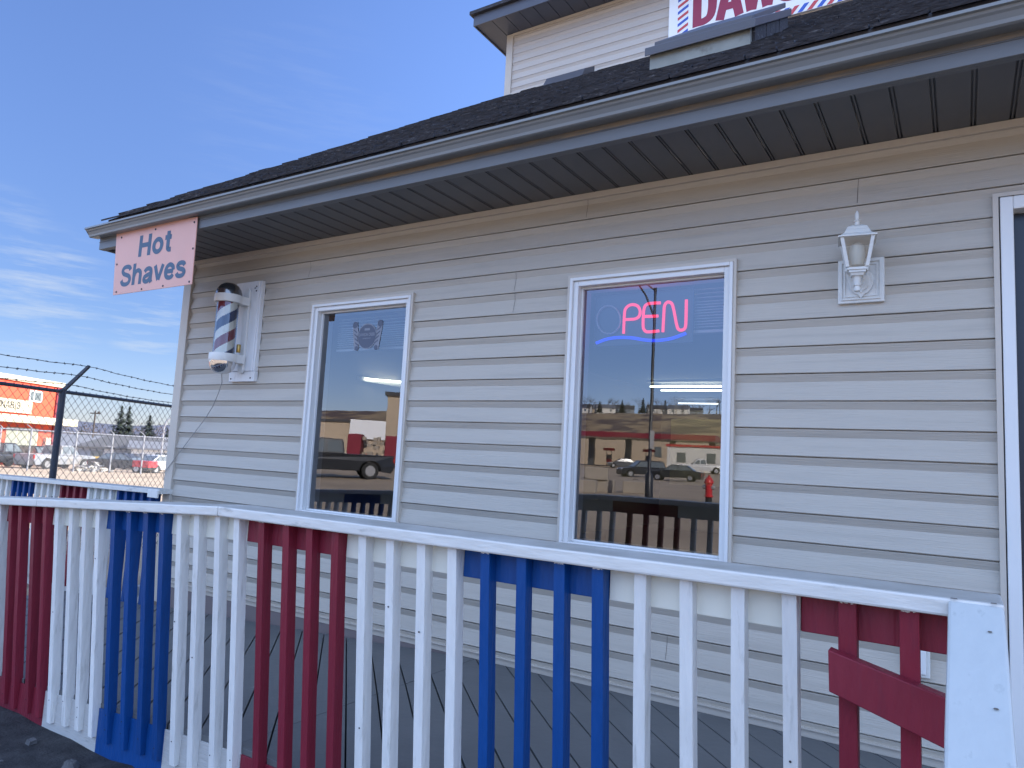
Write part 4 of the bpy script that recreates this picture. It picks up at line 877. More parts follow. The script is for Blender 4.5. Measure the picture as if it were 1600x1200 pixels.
while s < 7.0:
    for sg in (1, -1):
        s0, s1 = (s, s + hgt)
        a, b = s0, s1; za, zb_ = ZT + .03 - hgt, ZT + .03
        if a < -3.5: za += (-3.5 - a); a = -3.5
        if b > 7: zb_ -= (b - 7); b = 7
        if b - a > .03:
            if sg == 1: wire(fpt(a, za, .022), fpt(b, zb_, .022), .0024)
            else: wire(fpt(3.5 - a, za, .026), fpt(3.5 - b, zb_, .026), .0024)
    s += dd_
mb.build('wire_mesh', M['fencewire'], fence)
for (o, h) in ((.30, .31), (.19, .20), (.08, .09)):
    mb = MB(); pts = []; n_ = 60
    for i in range(n_ + 1):
        s = -3.6 + 10.6 * i / n_; t_ = ((s % 3.0) / 3.0); pts.append(fpt(s, ZT + h - .05 * 4 * t_ * (1 - t_) + .004 * math.sin(i * 2.1), o))
    mb.tube(pts, .0042, 5)
    s = -3.5
    while s < 7:
        t_ = ((s % 3.0) / 3.0); c_ = fpt(s, ZT + h - .05 * 4 * t_ * (1 - t_), o); 
        for q in range(3):
            v = Vector((random.uniform(-1, 1), random.uniform(-1, 1), random.uniform(-1, 1))).normalized() * .016; mb.tube([c_ - v, c_ + v], .0028, 3, cap=False)
        mb.tube([c_ - FD * .012, c_ + FD * .012], .006, 5); s += .125
    mb.build('barbed_wire', M['fencewire'], fence)

# ------------------------------------------------------------------ generic vehicles
def wheel(par, x, y, r, w_=.22, rimm='rim'):
    mb = MB(); mb.lathe([(r * .62, -w_ / 2), (r * .95, -w_ / 2), (r, -w_ / 2 + .03), (r, w_ / 2 - .03), (r * .95, w_ / 2), (r * .62, w_ / 2)], (x, y, r), 20, 'y'); wh = mb.build('wheel', M['tyre'], par, smooth=True)
    mb = MB(); sg = -1 if y < 0 else 1
    mb.lathe([(r * .60, -.02), (r * .60, .02)], (x, y + sg * w_ * .42, r), 16, 'y')
    for k in range(5):
        a = k * 2 * math.pi / 5; c, s = math.cos(a), math.sin(a); p = Vector((x, y + sg * (w_ * .5), r)); 
        q = [Vector((-s * .03, 0, c * .03)), Vector((s * .03, 0, -c * .03))]; e_ = Vector((c, 0, s)) * r * .58
        mb.add([p + q[0], p + q[1], p + e_ + q[1], p + e_ + q[0]], [(0, 1, 2, 3)])
    mb.build('rim', M[rimm], wh)
def vehicle(name, label, cat, loc, rz_, m_, kind='sedan', group=None, front=None):
    t_ = thing(name, label, cat, loc, rz_, group)
    if kind == 'pickup':
        Lh, W, r, gc = 2.85, .98, .40, .42; wx = (1.75, -1.75)
        prof = [(-2.85, .62), (-2.83, 1.12), (-.55, 1.14), (1.0, 1.12), (2.55, 1.06), (2.80, .92), (2.85, .50)]
        cab = [(-.55, 1.14), (-.42, 1.80), (.55, 1.82), (1.22, 1.13)]; glz = (1.20, 1.72)
    elif kind == 'suv':
        Lh, W, r, gc = 2.3, .93, .36, .35; wx = (1.45, -1.40)
        prof = [(-2.28, .45), (-2.30, 1.02), (-.5, 1.04), (1.05, 1.02), (2.15, .92), (2.32, .78), (2.32, .40)]
        cab = [(-2.22, 1.02), (-1.95, 1.68), (.35, 1.70), (1.12, 1.02)]; glz = (1.08, 1.58)
    else:
        Lh, W, r, gc = 2.3, .90, .32, .30; wx = (1.42, -1.38)
        prof = [(-2.28, .40), (-2.32, .86), (-1.5, .94), (1.0, .92), (2.10, .78), (2.32, .62), (2.32, .34)]
        cab = [(-1.72, .93), (-1.05, 1.38), (.25, 1.42), (1.12, .92)]; glz = (.97, 1.34)
    # body side outline with wheel arches
    out = list(prof); bot = gc - .10
    arch = []
    for x in sorted(wx, reverse=True):
        arch += [(x + r * 1.22 * math.cos(a), max(bot, r * .95 + r * 1.18 * math.sin(a))) for a in [math.pi * i / 8 for i in range(9)]]
    poly = out + [(Lh - .1, bot)] + arch + [(-Lh + .15, bot)]
    mb = MB(); k = len(poly)
    def ins(p): return W * (1 - .05 * max(0, (abs(p[0]) - Lh * .7) / (Lh * .3)) - (.06 if p[1] > 1.0 else 0))
    mb.add([(p[0], -ins(p), p[1]) for p in poly] + [(p[0], ins(p), p[1]) for p in poly], [tuple(range(k - 1, -1, -1)), tuple(range(k, 2 * k))] + [(i, (i + 1) % k, k + (i + 1) % k, k + i) for i in range(k)])
    mb.build('body', m_, t_, bevel=.03)
    wi = W * .80; mb = MB(); c = cab
    mb.add([(c[0][0], -W * .93, c[0][1] - .02), (c[3][0], -W * .93, c[3][1] - .02), (c[2][0], -wi, c[2][1]), (c[1][0], -wi, c[1][1]), (c[0][0], W * .93, c[0][1] - .02), (c[3][0], W * .93, c[3][1] - .02), (c[2][0], wi, c[2][1]), (c[1][0], wi, c[1][1])],
           [(0, 1, 2, 3), (7, 6, 5, 4), (0, 3, 7, 4), (1, 5, 6, 2), (3, 2, 6, 7), (0, 4, 5, 1)])
    cb_ = mb.build('cabin', m_, t_, bevel=.04)
    # side, front and rear glazing, slightly proud
    g_ = MB(); 
    def lerp2(z, side):
        f = (z - c[0][1] + .02) / (c[1][1] - c[0][1] + .02); y = W * .93 + (wi - W * .93) * f; return f, y + .012
    for sg in (-1, 1):
        f0, ya_ = lerp2(glz[0], sg); f1, yb_ = lerp2(glz[1], sg)
        xr0 = c[0][0] + (c[1][0] - c[0][0]) * f0 + .12; xr1 = c[0][0] + (c[1][0] - c[0][0]) * f1 + .10; xf0 = c[3][0] + (c[2][0] - c[3][0]) * f0 - .12; xf1 = c[3][0] + (c[2][0] - c[3][0]) * f1 - .08
        mid = (xr0 + xf0) / 2
        g_.add([(xr0, sg * ya_, glz[0]), (mid - .05, sg * ya_, glz[0]), (mid - .05, sg * yb_, glz[1]), (xr1, sg * yb_, glz[1])], [(0, 1, 2, 3)])
        g_.add([(mid + .05, sg * ya_, glz[0]), (xf0, sg * ya_, glz[0]), (xf1, sg * yb_, glz[1]), (mid + .05, sg * yb_, glz[1])], [(0, 1, 2, 3)])
    for (i0, i1, sg) in ((3, 2, 1), (0, 1, -1)):
        f0, ya_ = lerp2(glz[0], 1); f1, yb_ = lerp2(glz[1], 1); xa = c[i0][0] + (c[i1][0] - c[i0][0]) * f0 + sg * .02; xb = c[i0][0] + (c[i1][0] - c[i0][0]) * f1 + sg * .02
        g_.add([(xa, -ya_ + .1, glz[0]), (xa, ya_ - .1, glz[0]), (xb, yb_ - .1, glz[1]), (xb, -yb_ + .1, glz[1])], [(0, 1, 2, 3)])
    g_.build('windows', M['winglass'], cb_)
    for x in wx:
        for sg in (-1, 1): wheel(t_, x, sg * (W - .10), r)
    zz = prof[4][1] - .20
    for sg in (-1, 1):
        mb = MB(); mb.box(Lh - .06, Lh + .025, sg * W * .72 - .16, sg * W * .72 + .16, zz, zz + .14); mb.build('headlight', M['headlight'], t_)
        mb = MB(); mb.box(-Lh - .02, -Lh + .05, sg * W * .86 - .06, sg * W * .86 + .07, prof[1][1] - .34, prof[1][1] - .06); mb.build('tail_light', M['taillight'], t_)
    if front: mb = MB(); mb.box(1.1, 2.34, -W - .015, W + .015, .45, prof[3][1] + .012); mb.build('hood', front, t_, bevel=.04)
    return t_
def ang_to(u, rel):   # heading relative to the line of sight
    r_ = ray(u, 700); return math.atan2(r_.y, r_.x) + rel
def place(u, v, dep): p = at(u, v, dep); return Vector((p.x, p.y, gz(p.x, p.y)))
# parked vehicles in the lot beyond the fence
vehicle('pickup_truck', 'dusty silver pickup parked beyond the fence in front of the orange building', 'pickup truck', place(86, 733, 54), ang_to(86, R(-44)), M['silver'], 'pickup')
vehicle('pickup_truck', 'black pickup behind the fence left of the silver pickup', 'pickup truck', place(-4, 731, 52), ang_to(0, R(-45)), M['carblack'], 'pickup')
vehicle('parked_car', 'dark vehicle with a pale windshield parked behind the silver pickup', 'car', place(62, 716, 60), ang_to(62, R(-150)), M['carblack'], 'suv')
vehicle('parked_car', 'dark car with a bright red front end right of the rubble heap', 'car', place(193, 730, 54), ang_to(195, R(-118)), M['carblack'], 'sedan', front=M['carred'])
vehicle('parked_car', 'grey car parked between the red nosed car and the white car', 'car', place(222, 722, 62), ang_to(222, R(-150)), M['cargrey'], 'sedan')
vehicle('parked_car', 'white sedan parked closest to the shop corner', 'car', place(256, 732, 56), ang_to(250, R(-52)), M['carwhite'], 'sedan')
# rubble heap
hp = place(143, 732, 50); mb = MB()
for i in range(90):
    a = random.uniform(0, 6.28); d = random.random() ** .6 * 1.15; c_ = Vector((hp.x + math.cos(a) * d * 1.1, hp.y + math.sin(a) * d * 1.1, hp.z + max(0, (1.2 - d)) * .6 * random.random() + .08)); s = random.uniform(.10, .34)
    vs = [c_ + Vector((random.uniform(-1, 1), random.uniform(-1, 1), random.uniform(-.6, .6))) * s for _ in range(8)]
    mb.hexa(vs)
tag(mb.build('rubble_heap', M['rubble']), 'pale heap of broken rubble beyond the fence beside the silver pickup', 'rubble heap', kind='stuff')

# second, lighter fence in front of the parked vehicles
f2 = thing('far_chain_link_fence', 'pale galvanised chain-link fence in front of the parked vehicles', 'fence')
fa, fb_ = place(-60, 731, 37), place(300, 742, 44); fdv = fb_ - fa
def f2p(t_, h): p = fa + fdv * t_; return Vector((p.x, p.y, gz(p.x, p.y) + h))
for t_ in [.01, .13, .25, .44, .60, .745, .90]: mb = MB(); mb.tube([f2p(t_, -.2), f2p(t_, 2.3)], .045, 8); mb.tube([f2p(t_, 2.3), f2p(t_, 2.5) + fdv.normalized() * -.25], .02, 5); mb.build('post', M['fencelight'], f2)
mb = MB(); mb.tube([f2p(i / 12, 2.2) for i in range(13)], .035, 6); mb.build('top_rail', M['fencelight'], f2)
mb = MB(); n_ = 110
for i in range(n_):
    for sg in (0, 1):
        a = i / n_; b = min(a + 2.15 / fdv.length, 1)
        if sg: mb.tube([f2p(b, .05), f2p(a, 2.15)], .003, 3, cap=False)
        else: mb.tube([f2p(a, .05), f2p(b, 2.15)], .003, 3, cap=False)
mb.build('wire_mesh', M['fencelight'], f2)

# ------------------------------------------------------------------ orange shop beyond the fence
PR, PL = at(97, 600, 66), at(-5, 589, 58); ax = (PL - PR); ax.z = 0; ax.normalize(); nrm = Vector((ax.y, -ax.x, 0))
if nrm.dot(CP - PR) < 0: nrm = -nrm
org = thing('orange_shop_building', 'bright orange two-storey shop with cream canopy and cannabis sign beyond the fences', 'building')
TO = Matrix(((ax.x, nrm.x, 0, PR.x), (ax.y, nrm.y, 0, PR.y), (0, 0, 1, 0), (0, 0, 0, 1)))
def po_(u, v):   # pixel on the facade -> (s, z)
    r_ = ray(u, v); t_ = (PR - CP).dot(nrm) / r_.dot(nrm); p = CP + r_ * t_; return (p - PR).dot(ax), p.z
zt_ = po_(97, 601)[1]; zg = -2.0
def OB(name, lst, m_, par=org, bevel=0):
    mb = MB()
    for (s0, s1, d0, d1, z0, z1) in lst: mb.box(s0, s1, d0, d1, z0, z1)
    o = mb.build(name, m_, par, bevel=bevel)
    if par == org: o.matrix_basis = TO
    return o
OB('wall', [(0, 24, -9, 0, zg, zt_ - .3)], M['orange'])
OB('parapet', [(-.2, 24, -9.2, .2, zt_ - .3, zt_ + .15)], M['beige'])
s0 = po_(83.5, 650)[0]; s1 = po_(90, 650)[0]; OB('pilaster', [(s1, s0, 0.001, .12, zg, zt_ - .31)], M['darkred'])
sA, zA = po_(66, 612); sB, zB = po_(44, 627); wf = OB('window', [(sA, sB, .001, .08, zB, zA)], M['vinylwhite']); OB('pane', [(sA + .15, sA + 1.35 * (sB - sA) / 2.2, .081, .09, zB + .12, zA - .12), (sA + 1.5 * (sB - sA) / 2.2, sB - .1, .081, .09, zB + .12, zA - .12)], M['winglass'], wf)
sC, zC = po_(48, 627); _, zD = po_(48, 647); sgn_ = OB('sign_board', [(sC, sC + 7, .10, .2, zD, zC)], M['beige'])
Lm = Matrix(((-1, 0, 0, sC + 5.3), (0, -1, 0, 0), (0, 0, 1, 0), (0, 0, 0, 1)))   # letters run left to right for someone facing the shop
lettering('lettering', 'CANNABIS', 0, 3.9, zD + .30, .62, -.205, M['dark'], sgn_, wt=.15, T=Lm)
_, zE = po_(85, 654); _, zF = po_(85, 665); OB('canopy', [(-1.0, 24, .001, 1.3, zF, zE)], M['beige'], bevel=.05)
sG, zG = po_(59, 670); _, zH = po_(59, 697); wf = OB('storefront_frame', [(sG, sG + 3.8, .001, .08, zH - .6, zG)], M['beige'])
OB('pane', [(sG + .12 + i * 1.25, sG + 1.25 + i * 1.25, .081, .09, zH - .5, zG - .12) for i in range(3)], M['shopglass'], wf)
OB('door', [(sG + 5, sG + 6.1, .001, .1, zg, zG - .2)], M['darkred'])
sI, zI = po_(75, 684); OB('wall_cabinet', [(sI, sI + .65, .001, .3, zI - .8, zI)], M['beige'])

# ------------------------------------------------------------------ houses and sheds beyond the lot
def house(u, v_base, dep, w_, d_, h_, rh, wm, rm_, label, rel=R(90), name='house', wins=3, mirror=False, hip=False):
    p = at(u, v_base, dep)
    ang = math.atan2(ray(u, 700).y, ray(u, 700).x) + rel
    if mirror: p = mir(p); ang = -ang
    z0 = gz(p.x, p.y) - .3
    t_ = thing(name, label, 'house' if name == 'house' else 'building', (p.x, p.y, z0), ang)
    mb = MB(); mb.box(-w_ / 2, w_ / 2, -d_ / 2, d_ / 2, 0, h_); mb.prism([(-d_ / 2, h_), (d_ / 2, h_), (0, h_ + rh * .97)], -w_ / 2 + (w_ * .25 if hip else 0), w_ / 2 - (w_ * .25 if hip else 0)) if rh else None
    mb.build('wall', wm, t_)
    mb = MB(); e_ = .4; rx = w_ * .28 if hip else 0
    if rh:
        for sg in (-1, 1): mb.hexa([(-w_ / 2 - e_, sg * (d_ / 2 + e_), h_ - .25), (w_ / 2 + e_, sg * (d_ / 2 + e_), h_ - .25), (w_ / 2 + e_ - rx, 0, h_ + rh), (-w_ / 2 - e_ + rx, 0, h_ + rh), (-w_ / 2 - e_, sg * (d_ / 2 + e_), h_ - .05), (w_ / 2 + e_, sg * (d_ / 2 + e_), h_ - .05), (w_ / 2 + e_ - rx, 0, h_ + rh + .2), (-w_ / 2 - e_ + rx, 0, h_ + rh + .2)])
    else: mb.box(-w_ / 2 - .2, w_ / 2 + .2, -d_ / 2 - .2, d_ / 2 + .2, h_, h_ + .3)
    mb.build('roof', rm_, t_)
    for i in range(wins):
        x = -w_ / 2 + w_ * (i + .5) / wins
        for sg in (-1, 1):
            mb = MB(); mb.box(x - .6, x + .6, sg * (d_ / 2 + .02) - .03, sg * (d_ / 2 + .02) + .03, h_ * .4, h_ * .78); mb.build('window', M['winglass'], t_)
    mb = MB(); mb.box(w_ * .18, w_ * .18 + 1, d_ / 2 + .001, d_ / 2 + .05, 0.3, 2.4); mb.build('door', M['housewhite'], t_)
    return t_
house(208, 716, 85, 11, 8, 2.3, 1.15, M['houseblue'], M['roofdark'], 'blue-grey bungalow with dark hipped roof below the spruces', hip=True)
house(150, 716, 92, 9, 7, 2.3, .9, M['houseblue'], M['roofgrey'], 'blue-grey house with pale grey roof left of the dark-roofed bungalow')
house(122, 712, 105, 10, 8, 2.5, 1.0, M['housewhite'], M['roofgrey'], 'white house with grey roof just right of the orange shop')
house(252, 714, 82, 6, 7, 2.4, .5, M['housewhite'], M['roofgrey'], 'pale cream garage behind the white sedan', name='garage', wins=1)
house(178, 712, 125, 12, 8, 2.6, 1.2, M['housewhite'], M['roofdark'], 'pale house between the two blue-grey houses, far back')
house(236, 706, 135, 12, 8, 2.6, 1.2, M['housetan'], M['roofgrey'], 'tan far house behind the cream garage')
t_ = thing('yellow_barrier', 'low yellow barrier behind the rubble heap', 'barrier', place(167, 722, 72), ang_to(167, R(90)))
mb = MB(); mb.box(-1.5, 1.5, -.1, .1, .25, .9); mb.build('panel', M['yellow'], t_, bevel=.02); mb = MB(); mb.box(-1.3, -1.1, -.2, .2, 0, .25); mb.box(1.1, 1.3, -.2, .2, 0, .25); mb.build('feet', M['dark'], t_)

# ------------------------------------------------------------------ trees
def conifer_mesh(seed, h=10, wd=2.2, n_=1500):
    rr = random.Random(seed); mb = MB()
    for i in range(n_):
        t_ = rr.random() ** 1.25; z = h * (.10 + .90 * t_); rad = wd * (1 - t_) ** .85 * (.35 + .65 * rr.random()) * (.75 + .35 * math.sin(t_ * 46 + rr.random() * 1.2)); a = rr.random() * 6.283
        c_ = Vector((math.cos(a) * rad, math.sin(a) * rad, z - rad * .25)); s = .16 + .34 * (1 - t_)
        d1 = Vector((math.cos(a), math.sin(a), -.35 + rr.uniform(-.2, .2))) * s * 1.3; d2 = Vector((-math.sin(a), math.cos(a), rr.uniform(-.3, .3))) * s * .5
        mb.add([c_ - d1 * .4 - d2, c_ - d1 * .4 + d2, c_ + d1], [(0, 1, 2)])
    return mb
def bare_mesh(seed, h=7, n_=260):
    rr = random.Random(seed); mb = MB()
    def grow(p, d, ln, r, lev):
        q = p + d * ln; mb.tube([p, q], [r, r * .6], 4, cap=False)
        if lev == 0: return
        for k in range(3 if lev > 1 else 4):
            nd_ = (d + Vector((rr.uniform(-.8, .8), rr.uniform(-.8, .8), rr.uniform(-.2, .5)))).normalized(); grow(p + d * ln * rr.uniform(.5, 1), nd_, ln * rr.uniform(.5, .75), r * .5, lev - 1)
    grow(Vector((0, 0, 0)), Vector((0, 0, 1)), h * .38, h * .02, 4); return mb
def con_thing(label, loc, scale, seed=1, group=None):
    t_ = thing('spruce_tree', label, 'tree', loc, random.random() * 6, group); mb = MB(); mb.tube([(0, 0, -.3), (0, 0, 9.8)], [.18, .02], 7); mb.build('trunk', M['bark'], t_); conifer_mesh(seed).build('crown', M['spruce'], t_); t_.scale = scale; return t_
def hgt_at(v0, v1, dep): return abs(v1 - v0) * dep / FP
def spr(u, vtop, dep, wsc, label, seed, mirror=False, group=None, src=None):
    p = at(u, vtop, dep)
    if mirror: p = mir(p)
    z0 = gz(p.x, p.y); h = p.z - z0; s = h / 10
    if src: return dup(src, (p.x, p.y, z0), random.random() * 6, label, (s * wsc, s * wsc, s))
    return con_thing(label, (p.x, p.y, z0), (s * wsc, s * wsc, s), seed, group)
G1 = 'spruce trees beyond the car lot'
c1 = spr(191, 634, 120, 1.35, 'tall spruce beyond the houses, left one of the close pair', 3, group=G1)
spr(203, 635, 122, 1.35, 'tall spruce beyond the houses, right one of the close pair', 4, group=G1)
spr(235, 649, 110, 1.7, 'shorter spruce standing alone near the shop corner', 5, group=G1)
for i, (u, v, dp, lb) in enumerate([(128, 667, 200, 'small dark spruce in the tree line nearest the orange shop'), (178, 663, 180, 'small spruce just left of the tall spruce pair'), (222, 666, 190, 'small spruce between the tall pair and the lone spruce'), (262, 668, 190, 'small spruce touching the shop corner at the horizon')]):
    spr(u, v, dp, .9, lb, 0, src=c1)
# far wooded band and hills
mb = MB(); rr = random.Random(5)
for i in range(15000):
    u = rr.uniform(-60, 330); dp = rr.uniform(190, 330); p = at(u, 700, dp); z0 = gz(p.x, p.y); hh = 3.5 + 4 * mn.noise(Vector((u * .05, dp * .01, 0))) + 3; z = z0 + rr.random() ** 1.3 * hh
    s = rr.uniform(.12, .5); c_ = Vector((p.x, p.y, z)); v1 = Vector((rr.uniform(-1, 1), rr.uniform(-1, 1), rr.uniform(-1, 1))) * s; v2 = Vector((rr.uniform(-1, 1), rr.uniform(-1, 1), rr.uniform(0, 1.6))) * s
    mb.add([c_, c_ + v1, c_ + v2], [(0, 1, 2)])
tag(mb.build('far_woods', M['twigs']), 'leafless brown woods along the horizon beyond the houses', 'woods', kind='stuff')
mb = MB(); pr0 = None; P = []
for i in range(60):
    a = math.atan2(ray(-400, 700).y, ray(-400, 700).x) - R(70) * i / 59; d = 900; h = 24 + 10 * mn.noise(Vector((i * .18, 0, 0))); P.append((math.cos(a) * d, math.sin(a) * d, -6, math.cos(a) * (d + 300), math.sin(a) * (d + 300), h))
for i in range(59):
    a, b = P[i], P[i + 1]; mb.add([a[:3], b[:3], b[3:], a[3:]], [(0, 1, 2, 3)]); mb.add([a[3:], b[3:], (b[3] * 1.3, b[4] * 1.3, -6), (a[3] * 1.3, a[4] * 1.3, -6)], [(0, 1, 2, 3)])
tag(mb.build('hills', M['farhill'], smooth=True), kind='structure')
# poles beyond the lot
p = at(149, 645, 95); z0 = gz(p.x, p.y); t_ = thing('utility_pole', 'thin utility pole with crossarm standing above the far houses', 'pole', (p.x, p.y, z0), ang_to(149, R(80)))
mb = MB(); mb.tube([(0, 0, -.2), (0, 0, p.z - z0 + .3)], [.14, .09], 8); mb.build('pole', M['bark'], t_); mb = MB(); mb.box(-.62, .62, -.05, .05, p.z - z0 - .15, p.z - z0); mb.box(-.5, -.25, -.1, .1, p.z - z0, p.z - z0 + .2); mb.build('crossarm', M['bark'], t_)
q = at(253, 700, 62); tpz = at(258, 648, 62).z; z0 = gz(q.x, q.y); t_ = thing('street_lamp', 'slim grey street lamp with curved arm next to the shop corner', 'street lamp', (q.x, q.y, z0), ang_to(253, R(-90)))
mb = MB(); hh = tpz - z0; mb.tube([(0, 0, -.2), (0, 0, hh * .75), (.15, 0, hh * .88), (.5, 0, hh * .97), (1.1, 0, hh)], [.09, .07, .06, .05, .04], 8); mb.build('pole', M['fencelight'], t_, smooth=True); mb = MB(); mb.box(1.0, 1.6, -.12, .12, hh - .06, hh + .05); mb.build('lamp_head', M['fencelight'], t_, bevel=.03)

# ------------------------------------------------------------------ across the street (seen mirrored in the windows)
def rp(u, v, dep): p = mir(at(u, v, dep)); return Vector((p.x, p.y, gz(p.x, p.y)))
def rang(u, rel): return -(math.atan2(ray(u, 700).y, ray(u, 700).x) + rel)
# street lamp with a truss arm
q = rp(1013, 776, 27); t_ = thing('street_lamp', 'tall dark street lamp with long arm across the street facing the right window', 'street lamp', q, rang(1013, R(90)))
mb = MB(); mb.tube([(0, 0, -.1), (0, 0, .02), (0, 0, .9), (0, 0, 1.0), (0, 0, 8.2)], [.16, .15, .15, .07, .055], 12); mb.build('pole', M['poleblack'], t_, smooth=True)
mb = MB(); mb.tube([(0, 0, 7.0), (.35, 0, 7.9), (.9, 0, 8.7), (2.2, 0, 9.3)], [.045, .04, .035, .03], 8); mb.tube([(0, 0, 8.1), (.6, 0, 8.55), (2.2, 0, 9.3)], [.03, .03, .03], 8); mb.build('arm', M['poleblack'], t_, smooth=True)
mb = MB(); mb.box(2.0, 2.7, -.14, .14, 9.22, 9.38); mb.build('lamp_head', M['poleblack'], t_, bevel=.04)
mb = MB(); mb.box(-.14, .02, -.16, -.06, 1.9, 2.6); mb.build('control_box', M['fencelight'], t_)
# hydrant
q = rp(1106, 787, 21); q.z = at(1106, 787, 21).z; t_ = thing('fire_hydrant', 'red fire hydrant across the street reflected in the right window', 'hydrant', q)
mb = MB(); mb.lathe([(.13, -.3), (.13, .03), (.10, .05), (.10, .20)], (0, 0, 0), 16); mb.build('base', M['dark'], t_, smooth=True)
mb = MB(); mb.lathe([(.14, .20), (.14, .24), (.105, .26), (.105, .58), (.14, .60), (.14, .64), (.12, .70), (.07, .77), (.03, .79), (.03, .84)], (0, 0, 0), 18); mb.build('barrel', M['hydrant'], t_, smooth=True)
mb = MB(); mb.lathe([(.05, -.19), (.06, -.17), (.06, .17), (.05, .19)], (0, 0, .48), 12, 'x'); mb.build('nozzles', M['fencelight'], t_, smooth=True)
# concrete blocks
blk = None
G = 'concrete blocks by the road'
for (u, v, dp, up, lb) in ((912, 771, 30, 0, 'large concrete block across the street, leftmost in the mirrored row'), (941, 770, 31, 0, 'concrete block second from left across the street'), (931, 752, 31, .525, 'concrete block stacked on top of the mirrored pair'), (992, 764, 31, 0, 'lone concrete block nearest the street lamp across the street')):
    q = rp(u, v, dp); q.z += up
    if blk is None:
        blk = thing('concrete_block', lb, 'concrete block', q, rang(u, R(80)), G); mb = MB(); mb.box(-.50, .50, -.30, .30, -.02, .52); mb.build('block', M['concrete'], blk, bevel=.04); mb = MB(); mb.tube([(-.1, 0, .52), (-.1, 0, .6), (.1, 0, .6), (.1, 0, .52)], .012, 6); mb.build('lifting_loop', M['screw'], blk)
    else: dup(blk, q, rang(u, R(80 + random.uniform(-8, 8))), lb)
# gas station canopy, pumps, shop
q = rp(1010, 727, 112); zb_ = at(1010, 727, 112).z; rot = rang(1010, R(78)); gs = thing('fuel_station_canopy', 'dark red fuel station canopy on grey columns across the street', 'canopy', (q.x, q.y, q.z), rot)
mb = MB(); mb.box(-11, 15, -5, 5, 4.45, 5.25); mb.build('canopy_roof', M['canopyred'], gs, bevel=.05)
mb = MB(); mb.box(-10.9, 14.9, -4.9, 4.9, 4.40, 4.449); mb.build('underside', M['housewhite'], gs)
for x in (-10, -4, 3, 9): mb = MB(); mb.box(x - .45, x + .45, -.4, .4, -.3, 4.40); mb.build('column', M['cargrey'], gs)
def pump(loc, lb):
    t_ = thing('fuel_pump', lb, 'fuel pump', loc, rot, 'fuel pumps under the canopy')
    mb = MB(); mb.box(-.45, .45, -.3, .3, 0, 1.2); mb.build('cabinet', M['pumpred'], t_, bevel=.04); mb = MB(); mb.box(-.42, .42, -.28, .28, 1.201, 1.9); mb.box(-.47, -.40, -.05, .05, 1.9, 2.5); mb.box(.40, .47, -.05, .05, 1.9, 2.5); mb.build('display', M['roofgrey'], t_)
    mb = MB(); mb.box(-1.0, 1.0, -.12, .12, 2.5, 2.95); mb.build('number_board', M['pumpred'], t_, bevel=.05); return t_
Rm = Matrix.Rotation(rot, 3, 'Z'); pm = pump(Vector((q.x, q.y, q.z)) + Rm @ Vector((6.5, 1.5, 0)), 'fuel pump at the left end in the mirrored view'); 
for (x, lb) in ((0, 'fuel pump in the middle of the mirrored row'), (-6.5, 'fuel pump at the right end in the mirrored view')): dup(pm, Vector((q.x, q.y, q.z)) + Rm @ Vector((x, 1.5, 0)), rot, lb)
house(960, 727, 132, 34, 10, 4.9, 0, M['housetan'], M['roofdark'], 'long tan flat-roofed store behind the fuel station canopy', rel=R(80), name='store_building', wins=2, mirror=True)
house(1120, 733, 100, 12, 9, 3.6, 0, M['housewhite'], M['carred'], 'white store with red roof edge right of the fuel station canopy', rel=R(80), name='store_building', wins=3, mirror=True)
vehicle('parked_car', 'dark sedan across the street right of the street lamp in the window reflection', 'car', rp(1055, 752, 62), rang(1055, R(80)), M['carblack'], 'sedan')
vehicle('parked_car', 'black sport utility vehicle half behind the street lamp in the window reflection', 'car', rp(1002, 742, 70), rang(1002, R(110)), M['carblack'], 'suv')
vehicle('parked_car', 'grey car fuelling at the mirrored canopy left end', 'car', rp(972, 727, 105), rang(972, R(100)), M['cargrey'], 'sedan')
vehicle('pickup_truck', 'white pickup standing by the white store with red roof edge', 'pickup truck', rp(1095, 735, 92), rang(1095, R(100)), M['carwhite'], 'pickup')
# things mirrored in the left window
vehicle('pickup_truck', 'dark pickup on the road reflected in the left window, its tail to the right', 'pickup truck', rp(513, 741, 33), -(math.atan2(ray(513, 700).y, ray(513, 700).x) + R(95)), M['carblack'], 'pickup')
vehicle('pickup_truck', 'tan pickup parked behind the dark pickup in the left window reflection', 'pickup truck', rp(520, 716, 60), rang(520, R(80)), M['cartan'], 'pickup')
t_ = house(530, 702, 95, 26, 10, 5.0, 0, M['housetan'], M['roofdark'], 'low store with two white sign boards mirrored in the left window', rel=R(85), name='store_building', wins=4, mirror=True)
for (x, w_) in ((4.5, 4.2), (-4.0, 5.0)): 
    for sg in (-1, 1): mb = MB(); mb.box(x - w_ / 2, x + w_ / 2, sg * 5.25 - .08, sg * 5.25 + .08, 3.0, 5.4); mb.build('sign_board', M['signwhite'], t_)
house(632, 712, 60, 3.2, 3.2, 6.2, 0, M['housetan'], M['roofdark'], 'tall tan building at the right edge of the left window reflection', rel=R(85), name='store_building', wins=1, mirror=True)
t_ = thing('display_trailer', 'dark red open display trailer reflected in the left window', 'trailer', rp(582, 722, 55), rang(582, R(82)))
mb = MB(); mb.box(-1.9, 1.9, -.9, .9, .45, .6); mb.build('deck', M['cargrey'], t_); mb = MB(); mb.box(-1.9, -.9, -.85, .85, .6, 2.5); mb.box(.9, 1.9, -.85, .85, .6, 2.5); mb.build('cabinet', M['canopyred'], t_, bevel=.04)
mb = MB(); rr = random.Random(2)
for i in range(26): x, y, z = rr.uniform(-.85, .85), rr.uniform(-.8, .8), rr.uniform(.6, 2.2); mb.box(x - .14, x + .14, y - .1, y + .1, z, z + .25)
mb.build('goods', M['concrete'], t_)
